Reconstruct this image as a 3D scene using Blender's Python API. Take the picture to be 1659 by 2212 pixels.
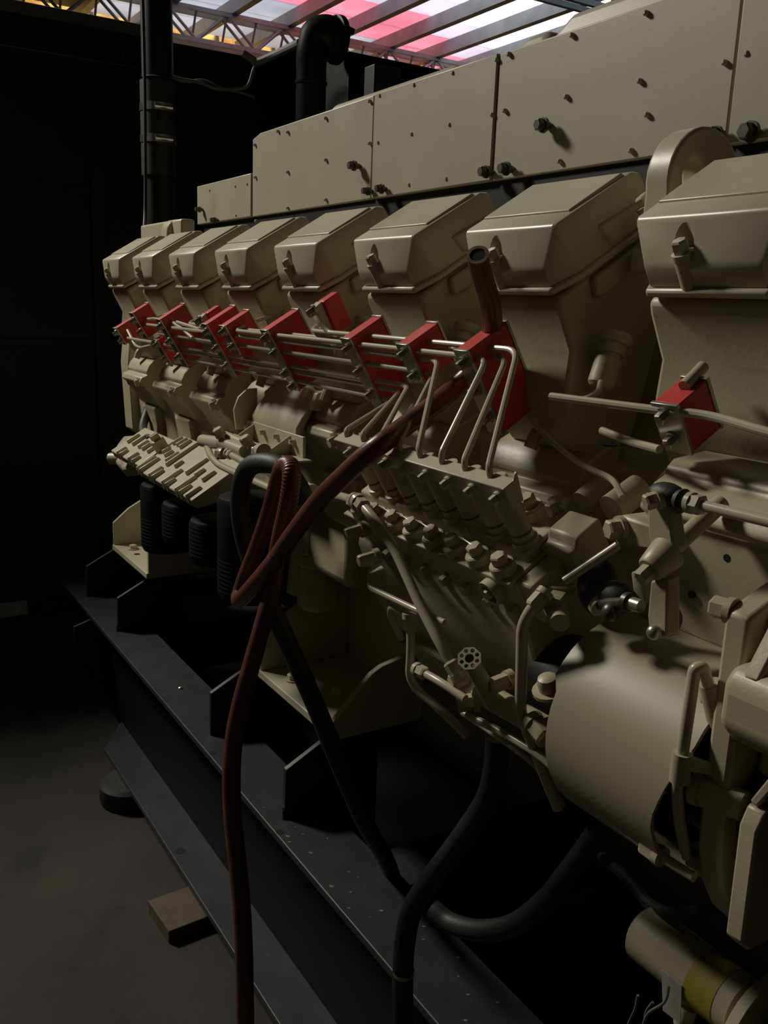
import bpy, bmesh, math, random
from mathutils import Vector, Matrix, noise
random.seed(7)
for o in list(bpy.data.objects): bpy.data.objects.remove(o)
SC = bpy.context.scene
COL = SC.collection

# ------------------------------------------------------------------ camera
# x runs along the engine (towards the viewer), y into the engine, z up; heights below are given from eye level
EYE = 1.48
F, CX, CY = 1950.0, 829.5, 1106.0
d1 = Vector((-413 - CX, 612 - CY, F)).normalized()
dn = Vector((518 - CX, 9600 - CY, F)); dn = (dn - d1 * dn.dot(d1)).normalized()
AX = -d1; AZ = -dn; AY = AZ.cross(AX)            # world axes seen in (right, down, forward)
cam_d = bpy.data.cameras.new('camera'); cam = bpy.data.objects.new('camera', cam_d); COL.objects.link(cam)
rt = Vector((AX[0], AY[0], AZ[0])); dw = Vector((AX[1], AY[1], AZ[1])); fw = Vector((AX[2], AY[2], AZ[2]))
m = Matrix.Identity(4)
for i in range(3):
    m[i][0] = rt[i]; m[i][1] = -dw[i]; m[i][2] = -fw[i]
m[2][3] = EYE
cam.matrix_world = m
cam_d.sensor_fit = 'HORIZONTAL'; cam_d.sensor_width = 36.0; cam_d.lens = F / 1659.0 * 36.0
cam_d.clip_start = 0.02; cam_d.clip_end = 100
SC.camera = cam

# ------------------------------------------------------------------ sky, lamps, exposure
W = bpy.data.worlds.new('overcast_sky'); SC.world = W; W.use_nodes = True
W.node_tree.nodes['Background'].inputs[0].default_value = (0.86, 0.93, 1.0, 1)
W.node_tree.nodes['Background'].inputs[1].default_value = 2.6

def area(name, loc, target, size, power, color):
    L = bpy.data.lights.new(name, 'AREA'); L.shape = 'DISK'; L.size = size; L.energy = power; L.color = color
    o = bpy.data.objects.new(name, L); COL.objects.link(o)
    loc = Vector(loc); o.location = loc
    o.rotation_euler = (Vector(target) - loc).to_track_quat('-Z', 'Y').to_euler()
    return o
# the hall's floodlight, up beyond the left end of the engine on the aisle side
area('hall_floodlight', (-5.6, -1.55, EYE + 3.6), (-1.0, 0.75, EYE - 0.2), 0.95, 278, (1.0, 0.955, 0.85))

vs = SC.view_settings
vs.view_transform = 'Standard'; vs.look = 'None'; vs.exposure = 0.0; vs.gamma = 1.0; vs.use_curve_mapping = False

# ------------------------------------------------------------------ coordinate helpers
def ray(u, v):
    c = Vector((u - CX, v - CY, F)) / F
    return Vector((AX.dot(c), AY.dot(c), AZ.dot(c)))
def P(u, v, Y=None, X=None, Z=None):
    r = ray(u, v)
    k = Y / r[1] if Y is not None else (X / r[0] if X is not None else Z / r[2])
    return r * k
BA = math.radians(31.5)                           # lean of the cylinder bank
TS, TC = math.sin(BA), math.cos(BA)
T = Vector((0, TC, TS)); N = Vector((0, -TS, TC)); XV = Vector((1, 0, 0))
def B(o, x, s, h):                                # bank frame: s across the bank, h along the cylinder axis
    return Vector((x, o[0] + s * TC - h * TS, o[1] + s * TS + h * TC))
def byz(o, s, h):
    return (o[0] + s * TC - h * TS, o[1] + s * TS + h * TC)

# ------------------------------------------------------------------ geometry
class G:
    def __init__(g): g.v = []; g.f = []
    def add(g, vs, fs):
        n = len(g.v); g.v += [Vector(p) for p in vs]; g.f += [[i + n for i in f] for f in fs]; return g
    def prism(g, a, b):                           # two matching rings
        n = len(a)
        return g.add(list(a) + list(b), [list(range(n))[::-1], list(range(n, 2 * n))] + [[i, (i + 1) % n, n + (i + 1) % n, n + i] for i in range(n)])
    def px(g, poly, x0, x1):                      # (y, z) outline drawn out along x
        return g.prism([(x0, y, z) for y, z in poly], [(x1, y, z) for y, z in poly])
    def slab(g, pts, off):                        # planar outline with thickness vector
        off = Vector(off)
        return g.prism([Vector(p) for p in pts], [Vector(p) + off for p in pts])
    def box(g, c, ax, ay, az):                    # centre and three half-axis vectors
        c, ax, ay, az = map(Vector, (c, ax, ay, az))
        a = [c - ax - ay - az, c + ax - ay - az, c + ax + ay - az, c - ax + ay - az]
        return g.prism(a, [p + 2 * az for p in a])
    def bb(g, x0, x1, y0, y1, z0, z1):
        return g.prism([(x0, y0, z0), (x1, y0, z0), (x1, y1, z0), (x0, y1, z0)], [(x0, y0, z1), (x1, y0, z1), (x1, y1, z1), (x0, y1, z1)])
    def lathe(g, p, d, prof, seg=20, cap=True):   # prof: (distance, radius) along d from p
        p, d = Vector(p), Vector(d).normalized()
        a = d.orthogonal().normalized(); b = d.cross(a)
        vs = []
        for t, r in prof:
            for i in range(seg):
                w = 2 * math.pi * i / seg
                vs.append(p + d * t + (a * math.cos(w) + b * math.sin(w)) * r)
        fs = []
        for k in range(len(prof) - 1):
            for i in range(seg):
                j = (i + 1) % seg
                fs.append([k * seg + i, k * seg + j, (k + 1) * seg + j, (k + 1) * seg + i])
        if cap:
            fs.append(list(range(seg))[::-1]); fs.append([(len(prof) - 1) * seg + i for i in range(seg)])
        return g.add(vs, fs)
    def cyl(g, p0, p1, r0, r1=None, seg=18):
        p0, p1 = Vector(p0), Vector(p1)
        return g.lathe(p0, p1 - p0, [(0, r0), ((p1 - p0).length, r0 if r1 is None else r1)], seg)
    def tube(g, pts, r, seg=10, rib=0.0, cap=True):
        pts = [Vector(p) for p in pts]; n = len(pts)
        tan = [(pts[min(i + 1, n - 1)] - pts[max(i - 1, 0)]).normalized() for i in range(n)]
        a = tan[0].orthogonal().normalized(); vs = []
        for i in range(n):
            a = (a - tan[i] * a.dot(tan[i]))
            a = a.normalized() if a.length > 1e-6 else tan[i].orthogonal().normalized()
            b = tan[i].cross(a)
            rr = (r[i] if isinstance(r, (list, tuple)) else r) * (1 + rib * (i % 2))
            for k in range(seg):
                w = 2 * math.pi * k / seg
                vs.append(pts[i] + (a * math.cos(w) + b * math.sin(w)) * rr)
        fs = [[i * seg + k, i * seg + (k + 1) % seg, (i + 1) * seg + (k + 1) % seg, (i + 1) * seg + k] for i in range(n - 1) for k in range(seg)]
        if cap: fs += [list(range(seg))[::-1], [(n - 1) * seg + k for k in range(seg)]]
        return g.add(vs, fs)
    def ball(g, c, r, seg=14, ring=8, sc=(1, 1, 1)):
        c = Vector(c); vs = [c + Vector((0, 0, r * sc[2]))]
        for i in range(1, ring):
            t = math.pi * i / ring
            for k in range(seg):
                w = 2 * math.pi * k / seg
                vs.append(c + Vector((r * sc[0] * math.sin(t) * math.cos(w), r * sc[1] * math.sin(t) * math.sin(w), r * sc[2] * math.cos(t))))
        vs.append(c - Vector((0, 0, r * sc[2]))); e = len(vs) - 1
        fs = [[0, 1 + k, 1 + (k + 1) % seg] for k in range(seg)]
        for i in range(ring - 2):
            for k in range(seg):
                j = (k + 1) % seg
                fs.append([1 + i * seg + k, 1 + (i + 1) * seg + k, 1 + (i + 1) * seg + j, 1 + i * seg + j])
        fs += [[e, 1 + (ring - 2) * seg + (k + 1) % seg, 1 + (ring - 2) * seg + k] for k in range(seg)]
        return g.add(vs, fs)
    def bolt(g, p, d, r, h, washer=True, wr=1.45, turn=0.3):
        p, d = Vector(p), Vector(d).normalized(); z = 0
        if washer: g.lathe(p, d, [(-.002, r * wr), (h * .28, r * wr)], 16); z = h * .28
        a = d.orthogonal().normalized(); b = d.cross(a)
        ring = lambda t, k: [p + d * t + (a * math.cos(turn + i * math.pi / 3) + b * math.sin(turn + i * math.pi / 3)) * r * k for i in range(6)]
        g.prism(ring(z - .001, 1), ring(z + h * .85, 1))
        n = len(g.v); g.v += ring(z + h * .85, 1) + ring(z + h, .82)
        g.f += [[n + i, n + (i + 1) % 6, n + 6 + (i + 1) % 6, n + 6 + i] for i in range(6)] + [[n + 6 + i for i in range(6)]]
        return g

def fillet(pts, rad, k=5):
    pts = [Vector(p) for p in pts]; out = [pts[0]]
    for i in range(1, len(pts) - 1):
        a, b, c = pts[i - 1], pts[i], pts[i + 1]
        u = (a - b); w = (c - b); l = min(rad, u.length * .48, w.length * .48)
        p, q = b + u.normalized() * l, b + w.normalized() * l
        for j in range(k + 1):
            t = j / k
            out.append(p * (1 - t) ** 2 + b * 2 * t * (1 - t) + q * t * t)
    out.append(pts[-1]); return out
def spline(pts, per=8):
    pts = [Vector(p) for p in pts]; q = [pts[0] * 2 - pts[1]] + pts + [pts[-1] * 2 - pts[-2]]; out = []
    for i in range(1, len(q) - 2):
        for j in range(per):
            t = j / per; a, b, c, d = q[i - 1], q[i], q[i + 1], q[i + 2]
            out.append(.5 * (2 * b + (c - a) * t + (2 * a - 5 * b + 4 * c - d) * t * t + (3 * b - a - 3 * c + d) * t ** 3))
    out.append(pts[-1]); return out

# ------------------------------------------------------------------ materials
MATS = {}
def mat(name, col, rough=.5, metal=0.0, var=.12, scale=9.0, bump=0.0, bscale=60.0, spec=.5, stain=None):
    M = bpy.data.materials.new(name); M.use_nodes = True; nt = M.node_tree; b = nt.nodes['Principled BSDF']
    b.inputs['Roughness'].default_value = rough; b.inputs['Metallic'].default_value = metal
    b.inputs['Specular IOR Level'].default_value = spec
    tc = nt.nodes.new('ShaderNodeNewGeometry')
    n = nt.nodes.new('ShaderNodeTexNoise'); n.inputs['Scale'].default_value = scale; n.inputs['Detail'].default_value = 6
    nt.links.new(tc.outputs['Position'], n.inputs['Vector'])
    r = nt.nodes.new('ShaderNodeValToRGB')
    r.color_ramp.elements[0].position = .3; r.color_ramp.elements[1].position = .7
    r.color_ramp.elements[0].color = tuple(c * (1 - var) for c in col) + (1,)
    r.color_ramp.elements[1].color = tuple(min(1, c * (1 + var)) for c in col) + (1,)
    nt.links.new(n.outputs['Fac'], r.inputs['Fac']); out = r.outputs['Color']
    if stain:                                     # patches of another colour with their own shape
        n2 = nt.nodes.new('ShaderNodeTexNoise'); n2.inputs['Scale'].default_value = stain[1]; n2.inputs['Detail'].default_value = 8
        nt.links.new(tc.outputs['Position'], n2.inputs['Vector'])
        r2 = nt.nodes.new('ShaderNodeValToRGB'); r2.color_ramp.elements[0].position = stain[2]; r2.color_ramp.elements[1].position = min(1, stain[2] + .12)
        mx = nt.nodes.new('ShaderNodeMix'); mx.data_type = 'RGBA'
        nt.links.new(n2.outputs['Fac'], r2.inputs['Fac']); nt.links.new(r2.outputs['Color'], mx.inputs[0])
        nt.links.new(out, mx.inputs[6]); mx.inputs[7].default_value = tuple(stain[0]) + (1,); out = mx.outputs[2]
    nt.links.new(out, b.inputs['Base Color'])
    if bump:
        n3 = nt.nodes.new('ShaderNodeTexNoise'); n3.inputs['Scale'].default_value = bscale; n3.inputs['Detail'].default_value = 4
        nt.links.new(tc.outputs['Position'], n3.inputs['Vector'])
        bp = nt.nodes.new('ShaderNodeBump'); bp.inputs['Strength'].default_value = bump; bp.inputs['Distance'].default_value = .002
        nt.links.new(n3.outputs['Fac'], bp.inputs['Height']); nt.links.new(bp.outputs['Normal'], b.inputs['Normal'])
    MATS[name] = M; return M
def translucent(name, col, var=.1, scale=1.2):
    M = bpy.data.materials.new(name); M.use_nodes = True; nt = M.node_tree
    for n in list(nt.nodes): nt.nodes.remove(n)
    out = nt.nodes.new('ShaderNodeOutputMaterial'); tr = nt.nodes.new('ShaderNodeBsdfTranslucent'); df = nt.nodes.new('ShaderNodeBsdfDiffuse')
    mx = nt.nodes.new('ShaderNodeMixShader'); mx.inputs[0].default_value = .25
    ge = nt.nodes.new('ShaderNodeNewGeometry'); no = nt.nodes.new('ShaderNodeTexNoise'); no.inputs['Scale'].default_value = scale; no.inputs['Detail'].default_value = 5
    r = nt.nodes.new('ShaderNodeValToRGB'); r.color_ramp.elements[0].position = .35; r.color_ramp.elements[1].position = .65
    r.color_ramp.elements[0].color = tuple(c * (1 - var) for c in col) + (1,); r.color_ramp.elements[1].color = tuple(min(1, c * (1 + var)) for c in col) + (1,)
    nt.links.new(ge.outputs['Position'], no.inputs['Vector']); nt.links.new(no.outputs['Fac'], r.inputs['Fac'])
    nt.links.new(r.outputs['Color'], tr.inputs['Color']); nt.links.new(r.outputs['Color'], df.inputs['Color'])
    nt.links.new(tr.outputs[0], mx.inputs[1]); nt.links.new(df.outputs[0], mx.inputs[2]); nt.links.new(mx.outputs[0], out.inputs['Surface'])
    MATS[name] = M; return M
mat('cream', (.465, .422, .298), .36, var=.05, bump=.06, bscale=90, stain=((.37, .31, .195), 7, .62))
mat('cream_cast', (.415, .365, .240), .42, var=.09, bump=.12, bscale=160, stain=((.27, .21, .12), 9, .60))
mat('drum_paint', (.35, .305, .205), .45, var=.06, scale=5, stain=((.28, .23, .145), 5, .60))
mat('cream_pipe', (.47, .42, .30), .27, var=.06, stain=((.30, .22, .13), 14, .63))
mat('panel_paint', (.365, .330, .245), .42, var=.05, bump=.05, bscale=140, stain=((.31, .27, .195), 6, .60))
mat('red_plastic', (.60, .050, .045), .42, var=.08, bump=.08, bscale=200)
mat('zinc', (.46, .43, .34), .34, .75, var=.12, scale=40)
mat('bright_steel', (.72, .70, .64), .22, .95, var=.1, scale=60)
mat('dark_bolt', (.10, .095, .08), .4, .6, var=.2, scale=60)
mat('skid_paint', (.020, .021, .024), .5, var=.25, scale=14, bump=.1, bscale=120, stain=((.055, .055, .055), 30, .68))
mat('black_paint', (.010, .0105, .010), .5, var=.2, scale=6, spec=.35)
mat('shaded_black', (.004, .0042, .0045), .6, var=.2, scale=8, spec=.2)  # darker copy of the skid black: less dust, flange shade put into the colour
mat('filter_black', (.003, .0033, .004), .55, var=.2, scale=30, spec=.18)
mat('rubber', (.022, .023, .022), .55, var=.25, scale=30, bump=.2, bscale=250)
mat('hose_brown', (.125, .040, .026), .36, var=.3, scale=22, bump=.15, bscale=300, stain=((.17, .10, .07), 20, .62))
mat('hose_core', (.20, .11, .07), .8, var=.3, scale=60)
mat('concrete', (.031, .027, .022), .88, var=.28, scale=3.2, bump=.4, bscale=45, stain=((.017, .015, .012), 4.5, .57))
mat('timber', (.085, .062, .036), .75, var=.25, scale=18, bump=.3, bscale=80)
mat('wall_black', (.013, .0135, .013), .55, var=.3, scale=3, bump=.1, bscale=30)
mat('hall_wall', (.10, .10, .095), .8, var=.2, scale=1)
mat('roof_steel', (.34, .33, .34), .6, .1, var=.2, scale=3)
mat('label_white', (.42, .42, .40), .6, var=.1, scale=20)
mat('paper_tag', (.36, .33, .31), .7, var=.15, scale=60)
mat('yellow_tape', (.30, .26, .03), .5, var=.15, scale=40)
mat('ledge_grey', (.13, .13, .12), .7, var=.2, scale=5)
translucent('sheet_grey', (.64, .63, .65), .10)
translucent('sheet_pale', (.82, .75, .79), .08)
translucent('sheet_pink', (.94, .49, .56), .10)
translucent('sheet_clear', (.99, .99, 1.0), .02)
translucent('sheet_cool', (.72, .79, .80), .15)
translucent('sheet_amber', (.95, .64, .30), .25, 3)

# ------------------------------------------------------------------ things and parts
class Thing:
    def __init__(t, name, label=None, cat=None, group=None, kind=None):
        t.name, t.label, t.cat, t.group, t.kind, t.parts = name, label, cat, group, kind, []
    def part(t, name, g, material, parent=None, bevel=0.0, smooth=35, label=None, kind=None, seg=2):
        me = bpy.data.meshes.new(name); me.from_pydata([(p[0], p[1], p[2] + EYE) for p in g.v], [], g.f)
        bm = bmesh.new(); bm.from_mesh(me); bmesh.ops.recalc_face_normals(bm, faces=bm.faces); bm.to_mesh(me); bm.free()
        me.materials.append(MATS[material])
        me.shade_smooth(); me.set_sharp_from_angle(angle=math.radians(smooth))
        o = bpy.data.objects.new(name, me); COL.objects.link(o)
        if bevel:
            md = o.modifiers.new('edge', 'BEVEL'); md.width = bevel; md.segments = seg; md.limit_method = 'ANGLE'; md.angle_limit = math.radians(35)
        if label: o['label'] = label
        if kind: o['kind'] = kind
        t.parts.append((o, parent)); return o
    def done(t):
        co = [o.matrix_world @ v.co for o, _ in t.parts for v in o.data.vertices]
        lo = [min(c[i] for c in co) for i in range(3)]; hi = [max(c[i] for c in co) for i in range(3)]
        base = Vector(((lo[0] + hi[0]) / 2, (lo[1] + hi[1]) / 2, lo[2]))
        for o, _ in t.parts: o.data.transform(Matrix.Translation(-base))
        if len(t.parts) == 1:
            r = t.parts[0][0]; r.name = t.name
        else:
            r = bpy.data.objects.new(t.name, None); COL.objects.link(r); r.empty_display_size = .05
            for o, p in t.parts: o.parent = p if p else r
        r.location = base
        if t.label: r['label'] = t.label
        if t.cat: r['category'] = t.cat
        if t.group: r['group'] = t.group
        if t.kind: r['kind'] = t.kind
        return r
def single(name, g, material, label, cat, group=None, **k):
    t = Thing(name, label, cat, group); t.part(name, g, material, **k); return t.done()
def struct(name, g, material, **k):
    t = Thing(name, kind='structure'); t.part(name, g, material, **k); return t.done()

# ================================================================== the setting
FZ = -EYE
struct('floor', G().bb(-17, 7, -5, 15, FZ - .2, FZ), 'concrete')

# black end wall of the enclosure with its rails and posts
t = Thing('wall_left', kind='structure')
WX = -4.2
w = t.part('panel', G().bb(WX - .06, WX, -1.2, 2.6, FZ, 1.09), 'wall_black')
for z in (.945, .435, -.215):
    t.part('rail', G().bb(WX, WX + .018, -1.2, 2.6, z - .016, z + .016), 'wall_black', bevel=.004)
for y in (-.6, .25, 1.105, 1.95):
    t.part('post', G().bb(WX, WX + .03, y - .035, y + .035, FZ, .93), 'wall_black', bevel=.005)
t.part('top_ledge', G().bb(WX - .14, WX - .0, -1.2, 1.42, 1.09, 1.14), 'ledge_grey', bevel=.004)
t.part('stud', G().ball(P(268, 128, X=WX + .012), .022, 12, 6), 'wall_black')
t.done()
struct('wall_back', G().bb(-17, 7, 14, 14.2, FZ, 6), 'hall_wall')
struct('wall_right', G().bb(6.8, 7, -5, 14, FZ, 6), 'hall_wall')
struct('wall_front', G().bb(-17, 7, -5.2, -5, FZ, 6), 'hall_wall')

# gable wall of the hall: opaque below, amber sheets above
t = Thing('wall_gable', kind='structure')
t.part('lower_panel', G().bb(-15.2, -15.1, -5, 14, FZ, 2.4), 'hall_wall')
for i in range(19):
    t.part('amber_sheet', G().bb(-15.14, -15.12, -5 + i * 1.0, -4.06 + i * 1.0, 2.4, 4.9), 'sheet_amber')
    t.part('cladding_rail', G().bb(-15.16, -15.07, -4.06 + i * 1.0, -4.0 + i * 1.0, 2.4, 4.9), 'roof_steel')
t.done()

# roof: purlins along x, box trusses along y, translucent sheets between the purlins
RZ = 4.12
t = Thing('ceiling', kind='structure')
PY = [5.46 + .88 * (i - 6) for i in range(16)]
rows = len(PY) - 1
for y in PY:
    t.part('purlin', G().bb(-15.1, 7, y - .055, y + .055, RZ - .2, RZ - .01), 'roof_steel')
def sheet_kind(x, y):
    if y < 4.3: return 'sheet_grey'
    b = -12.6 - (y - 6.0) * .78                   # the pink sheets step sideways from row to row
    if x < b: return 'sheet_grey'
    if x < b + 1.5: return 'sheet_pink'
    if x < b + 2.4: return 'sheet_pale'
    if x < -10.1: return 'sheet_clear' if y > 7.2 else 'sheet_pale'
    return 'sheet_cool'
for j in range(4, rows):
    x = -15.1
    while x < -7.2:
        xm = x + .38; ym = (PY[j] + PY[j + 1]) / 2
        t.part('roof_sheet', G().bb(x + .01, x + .75, PY[j] + .0, PY[j + 1] - .0, RZ + random.uniform(0, .02), RZ + .03), sheet_kind(xm, ym))
        x += .76
t.part('roof_deck', G().bb(-7.2, 7, -5, 14, RZ + .02, RZ + .08), 'hall_wall')
t.part('roof_deck', G().bb(-15.1, -7.2, -5, PY[4], RZ + .02, RZ + .08), 'hall_wall')
t.part('roof_deck', G().bb(-15.1, -7.2, PY[-1], 14, RZ + .02, RZ + .08), 'hall_wall')
t.done()
for k, xt in enumerate((-13.25, -8.75)):
    t = Thing('trim_%d' % (k + 1), kind='structure')
    zt, zb = RZ - .22, RZ - .62
    for dx in (-.11, .11):
        t.part('top_chord', G().bb(xt + dx - .03, xt + dx + .03, -5, 14, zt - .03, zt + .03), 'roof_steel')
        t.part('bottom_chord', G().bb(xt + dx - .03, xt + dx + .03, -5, 14, zb - .03, zb + .03), 'roof_steel')
    y = 2.2; i = 0
    while y < 12.5:
        for dx in (-.11, .11):
            t.part('truss_web', G().tube([(xt + dx, y, zt if i % 2 else zb), (xt + dx, y + .45, zb if i % 2 else zt)], .022, 6), 'roof_steel')
        t.part('truss_strut', G().tube([(xt + .11, y, zt), (xt - .11, y, zb)], .018, 6), 'roof_steel')
        y += .45; i += 1
    t.done()

# ================================================================== steel skid
SY, SZ = .70, -1.043
t = Thing('steel_skid', 'long black steel skid beam under the engine along the concrete floor', 'skid')
x0, x1 = -3.35, .55
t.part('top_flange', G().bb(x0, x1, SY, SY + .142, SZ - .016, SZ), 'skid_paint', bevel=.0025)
t.part('web', G().bb(x0, x1, SY + .064, SY + .078, SZ - .355, SZ - .016), 'shaded_black')
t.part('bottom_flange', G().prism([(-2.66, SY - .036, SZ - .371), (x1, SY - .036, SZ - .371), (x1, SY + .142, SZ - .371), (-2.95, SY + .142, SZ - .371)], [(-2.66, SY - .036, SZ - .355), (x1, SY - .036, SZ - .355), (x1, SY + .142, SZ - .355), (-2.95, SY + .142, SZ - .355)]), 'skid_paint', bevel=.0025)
for gx in (-2.98,):
    t.part('web_stiffener', G().slab([(gx, SY + .064, SZ - .016), (gx, SY - .045, SZ - .05), (gx, SY - .045, SZ - .11), (gx, SY + .064, SZ - .34)] if gx < -2 else [(gx, SY + .064, SZ - .016), (gx, SY + .006, SZ - .016), (gx, SY + .006, SZ - .354), (gx, SY + .064, SZ - .354)], (.012, 0, 0)), 'skid_paint', bevel=.002)
for p in ((460, 1627), (605, 1797), (390, 1487)):
    q = P(*p, Z=SZ)
    if p[0] == 390: t.part('bolt_head', G().lathe(q, (0, 0, 1), [(-.002, .006), (.003, .006), (.005, .003)], 10), 'zinc')
    else: t.part('hole', G().lathe(q, (0, 0, 1), [(-.004, .0085), (.0006, .0085)], 12), 'black_paint')
q = P(390, 1838, Z=SZ - .355); t.part('hole', G().lathe(q, (0, 0, 1), [(-.004, .013), (.0006, .013)], 14), 'black_paint')
# paint flecks and weld spatter on the flange
g = G()
for i in range(70):
    c = Vector((random.uniform(-1.6, -.7), random.uniform(SY + .01, SY + .3), SZ))
    if c[1] > SY + .135: continue
    s = random.uniform(.0008, .0028)
    g.box(c, (s * random.uniform(.6, 2), s, 0), (-s * .5, s, 0), (0, 0, .0006))
t.part('paint_flecks', g, 'ledge_grey', kind='stuff')
t.part('shade_sheet', G().bb(-3.2, .5, SY + .078, 2.1, SZ - .30, SZ - .29), 'shaded_black')  # added black sheet, hides the lit floor so the gap stays dark
t.part('cross_member', G().bb(-1.36, -1.24, SY + .142, 1.36, SZ - .20, SZ - .03), 'skid_paint', bevel=.004)
t.part('cross_member', G().bb(-2.9, -2.78, SY + .142, 1.36, SZ - .20, SZ - .03), 'skid_paint', bevel=.004)
t.done()

# black pedestals welded to the skid, one under each engine mount
def pedestal(xr, xl, label):
    t = Thing('mount_pedestal', label, 'pedestal')
    prof = [(.738, SZ), (.740, -.933), (.885, -.857), (.96, -.857), (.96, SZ - .20), (.842, SZ - .20), (.842, SZ)]
    for x in (xr, xl):
        t.part('gusset', G().px(prof, x - .014, x), 'skid_paint', bevel=.002)
    t.part('top_plate', G().bb(xl - .01, xr + .01, .85, 1.06, -.868, -.852), 'skid_paint', bevel=.002)
    t.part('back_plate', G().bb(xl, xr - .014, .94, .955, SZ - .2, -.868), 'skid_paint')
    g = G()
    for i in range(4):
        g.ball((xr - .002 - i * .002, .737, SZ + .002 + i * .006), .0045 - i * .0007, 8, 5)
    t.part('weld_bead', g, 'skid_paint')
    return t.done()
pedestal(-1.513, -1.93, 'black gusseted pedestal on the skid beneath the engine mount bracket behind the hanging hose')
pedestal(-2.732, -3.12, 'black gusseted pedestal on the skid beneath the engine mount bracket below the black filters')

# cream engine mount brackets
def mount(xl, xr, label, yb=1.03, tall=1.0):
    t = Thing('engine_mount_bracket', label, 'bracket')
    zf = -.846
    t.part('foot_plate', G().bb(xl, xr, .80, yb, zf, zf + .018), 'cream', bevel=.002)
    lp = [(.803, zf + .018), (.803, zf + .095), (.855, zf + .14), (yb, zf + .14 + (yb - .855) * .56), (yb, zf + .018)]
    rp = [(.803, zf - .012), (.803, zf + .018), (.90, zf + .115), (.925, zf + .128), (yb, zf + .15), (yb, zf - .012)]
    t.part('gusset', G().px(lp, xl, xl + .013), 'cream', bevel=.002)
    t.part('gusset', G().px(rp if tall else lp, xr - .002, xr + .013), 'cream', bevel=.002)
    t.part('back_plate', G().bb(xl, xr, yb, yb + .016, zf, -.60), 'cream', bevel=.002)
    t.part('mount_pad', G().bb(xl + .03, xr - .03, yb + .016, 1.40, -.80, -.62), 'cream_cast', bevel=.004)
    t.part('bolt', G().bolt((xl + .09, .845, zf + .018), (0, 0, 1), .013, .012), 'cream')
    t.part('bolt', G().bolt((xl + .20, .90, zf + .018), (0, 0, 1), .013, .012), 'cream')
    t.part('bolt_hole', G().lathe((xl + .155, .838, zf + .016), (0, 0, 1), [(0, .010), (.0026, .010)], 14), 'black_paint')
    t.part('bolt_hole', G().lathe((xr - .055, .90, zf + .016), (0, 0, 1), [(0, .022), (.0026, .022)], 18), 'black_paint')
    for z in (-.70, -.64):
        t.part('bolt', G().bolt((xr - .07, yb, z), (0, -1, 0), .013, .012), 'cream_cast')
    return t.done()
mount(-1.79, -1.465, 'large cream engine mount bracket with sloped gussets behind the hanging hose')
mount(-2.998, -2.62, 'cream engine mount bracket with sloped gussets below the black filters', tall=0)

# timber and rubber under the skid, label on the wall
ZB = SZ - .371
ZT = FZ + .035
a, b2, c = P(320, 1945, Z=ZT), P(365, 2012, Z=ZT), P(385, 1910, Z=ZT)
t = Thing('timber_block', 'sawn tan timber block on the floor under the skid flange', 'wood block')
ex = (b2 - a); ey = Vector((-ex[1], ex[0], 0)).normalized() * .19
t.part('timber_block', G().slab([a, b2, b2 + ey, a + ey], (0, 0, FZ - ZT)), 'timber', bevel=.003); t.done()
q = P(283, 1738, Y=.69)
single('rubber_pad', G().lathe((q[0], .69, FZ), (0, 0, 1), [(0, .085), (.008, .09), (.056, .09), (.066, .08)], 28), 'rubber', 'round black rubber pad on the floor under the skid', 'pad')
q = P(30, 1316, X=WX + .004)
single('wall_label', G().bb(WX, WX + .003, q[1] - .09, q[1] + .06, q[2] - .035, q[2] + .035), 'label_white', 'small pale rectangular label low on the black wall', 'label', bevel=.002)

# ================================================================== engine block
PITCH, XR0 = .28, -.664                            # cylinder pitch, left edge of the rocker cover that is cut by the frame
t = Thing('engine_block', 'cream cast crankcase and block of the long diesel engine', 'engine block')
prof = [(.955, .10), (.93, -.08), (.872, -.168), (.815, -.182), (.815, -.31), (.825, -.40), (.93, -.46), (1.02, -.52), (1.045, -.58), (1.38, -.64), (1.42, -.90), (1.42, -1.02), (1.75, -1.02), (1.75, .10), (1.2, .13)]
t.part('crankcase', G().px(prof, -2.72, .45), 'cream_cast', bevel=.006)
for k in range(-1, 8):                             # stepped tappet ledge under each head
    xl = XR0 - PITCH * k - .012
    lp = [(.83, -.150), (.785, -.172), (.772, -.186), (.764, -.204), (.768, -.212), (.750, -.219), (.745, -.232), (.758, -.242), (.762, -.252), (.775, -.262), (.80, -.30), (.83, -.32)]
    t.part('tappet_ledge', G().px(lp, xl, xl + .178), 'cream_cast', bevel=.003)
    rb = [(.83, -.30), (.792, -.305), (.803, -.36), (.80, -.395), (.84, -.42)]
    t.part('block_rib', G().px(rb, xl + .03, xl + .145), 'cream_cast', bevel=.008)
    t.part('bolt', G().bolt((xl + .158, .752, -.232), (0, -.8, -.3), .010, .012), 'cream_cast')
    t.part('stud', G().tube(fillet([(xl + .09, .80, -.145), (xl + .088, .772, -.150), (xl + .086, .765, -.172)], .012), .009, 10), 'cream_cast')
# oil pan below the crankcase
t.part('oil_pan', G().px([(1.40, -.92), (1.43, -1.18), (1.48, -1.26), (1.7, -1.26), (1.75, -.92)], -2.6, .4), 'cream_cast', bevel=.01)
# end plate of the block (at the fan end)
t.part('end_plate', G().px([(.86, .02), (.80, -.10), (.79, -.2), (.80, -.40), (.95, -.5), (1.0, -.9), (1.7, -.9), (1.7, .1)], -2.80, -2.72), 'cream_cast', bevel=.004)
t.done()

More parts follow.
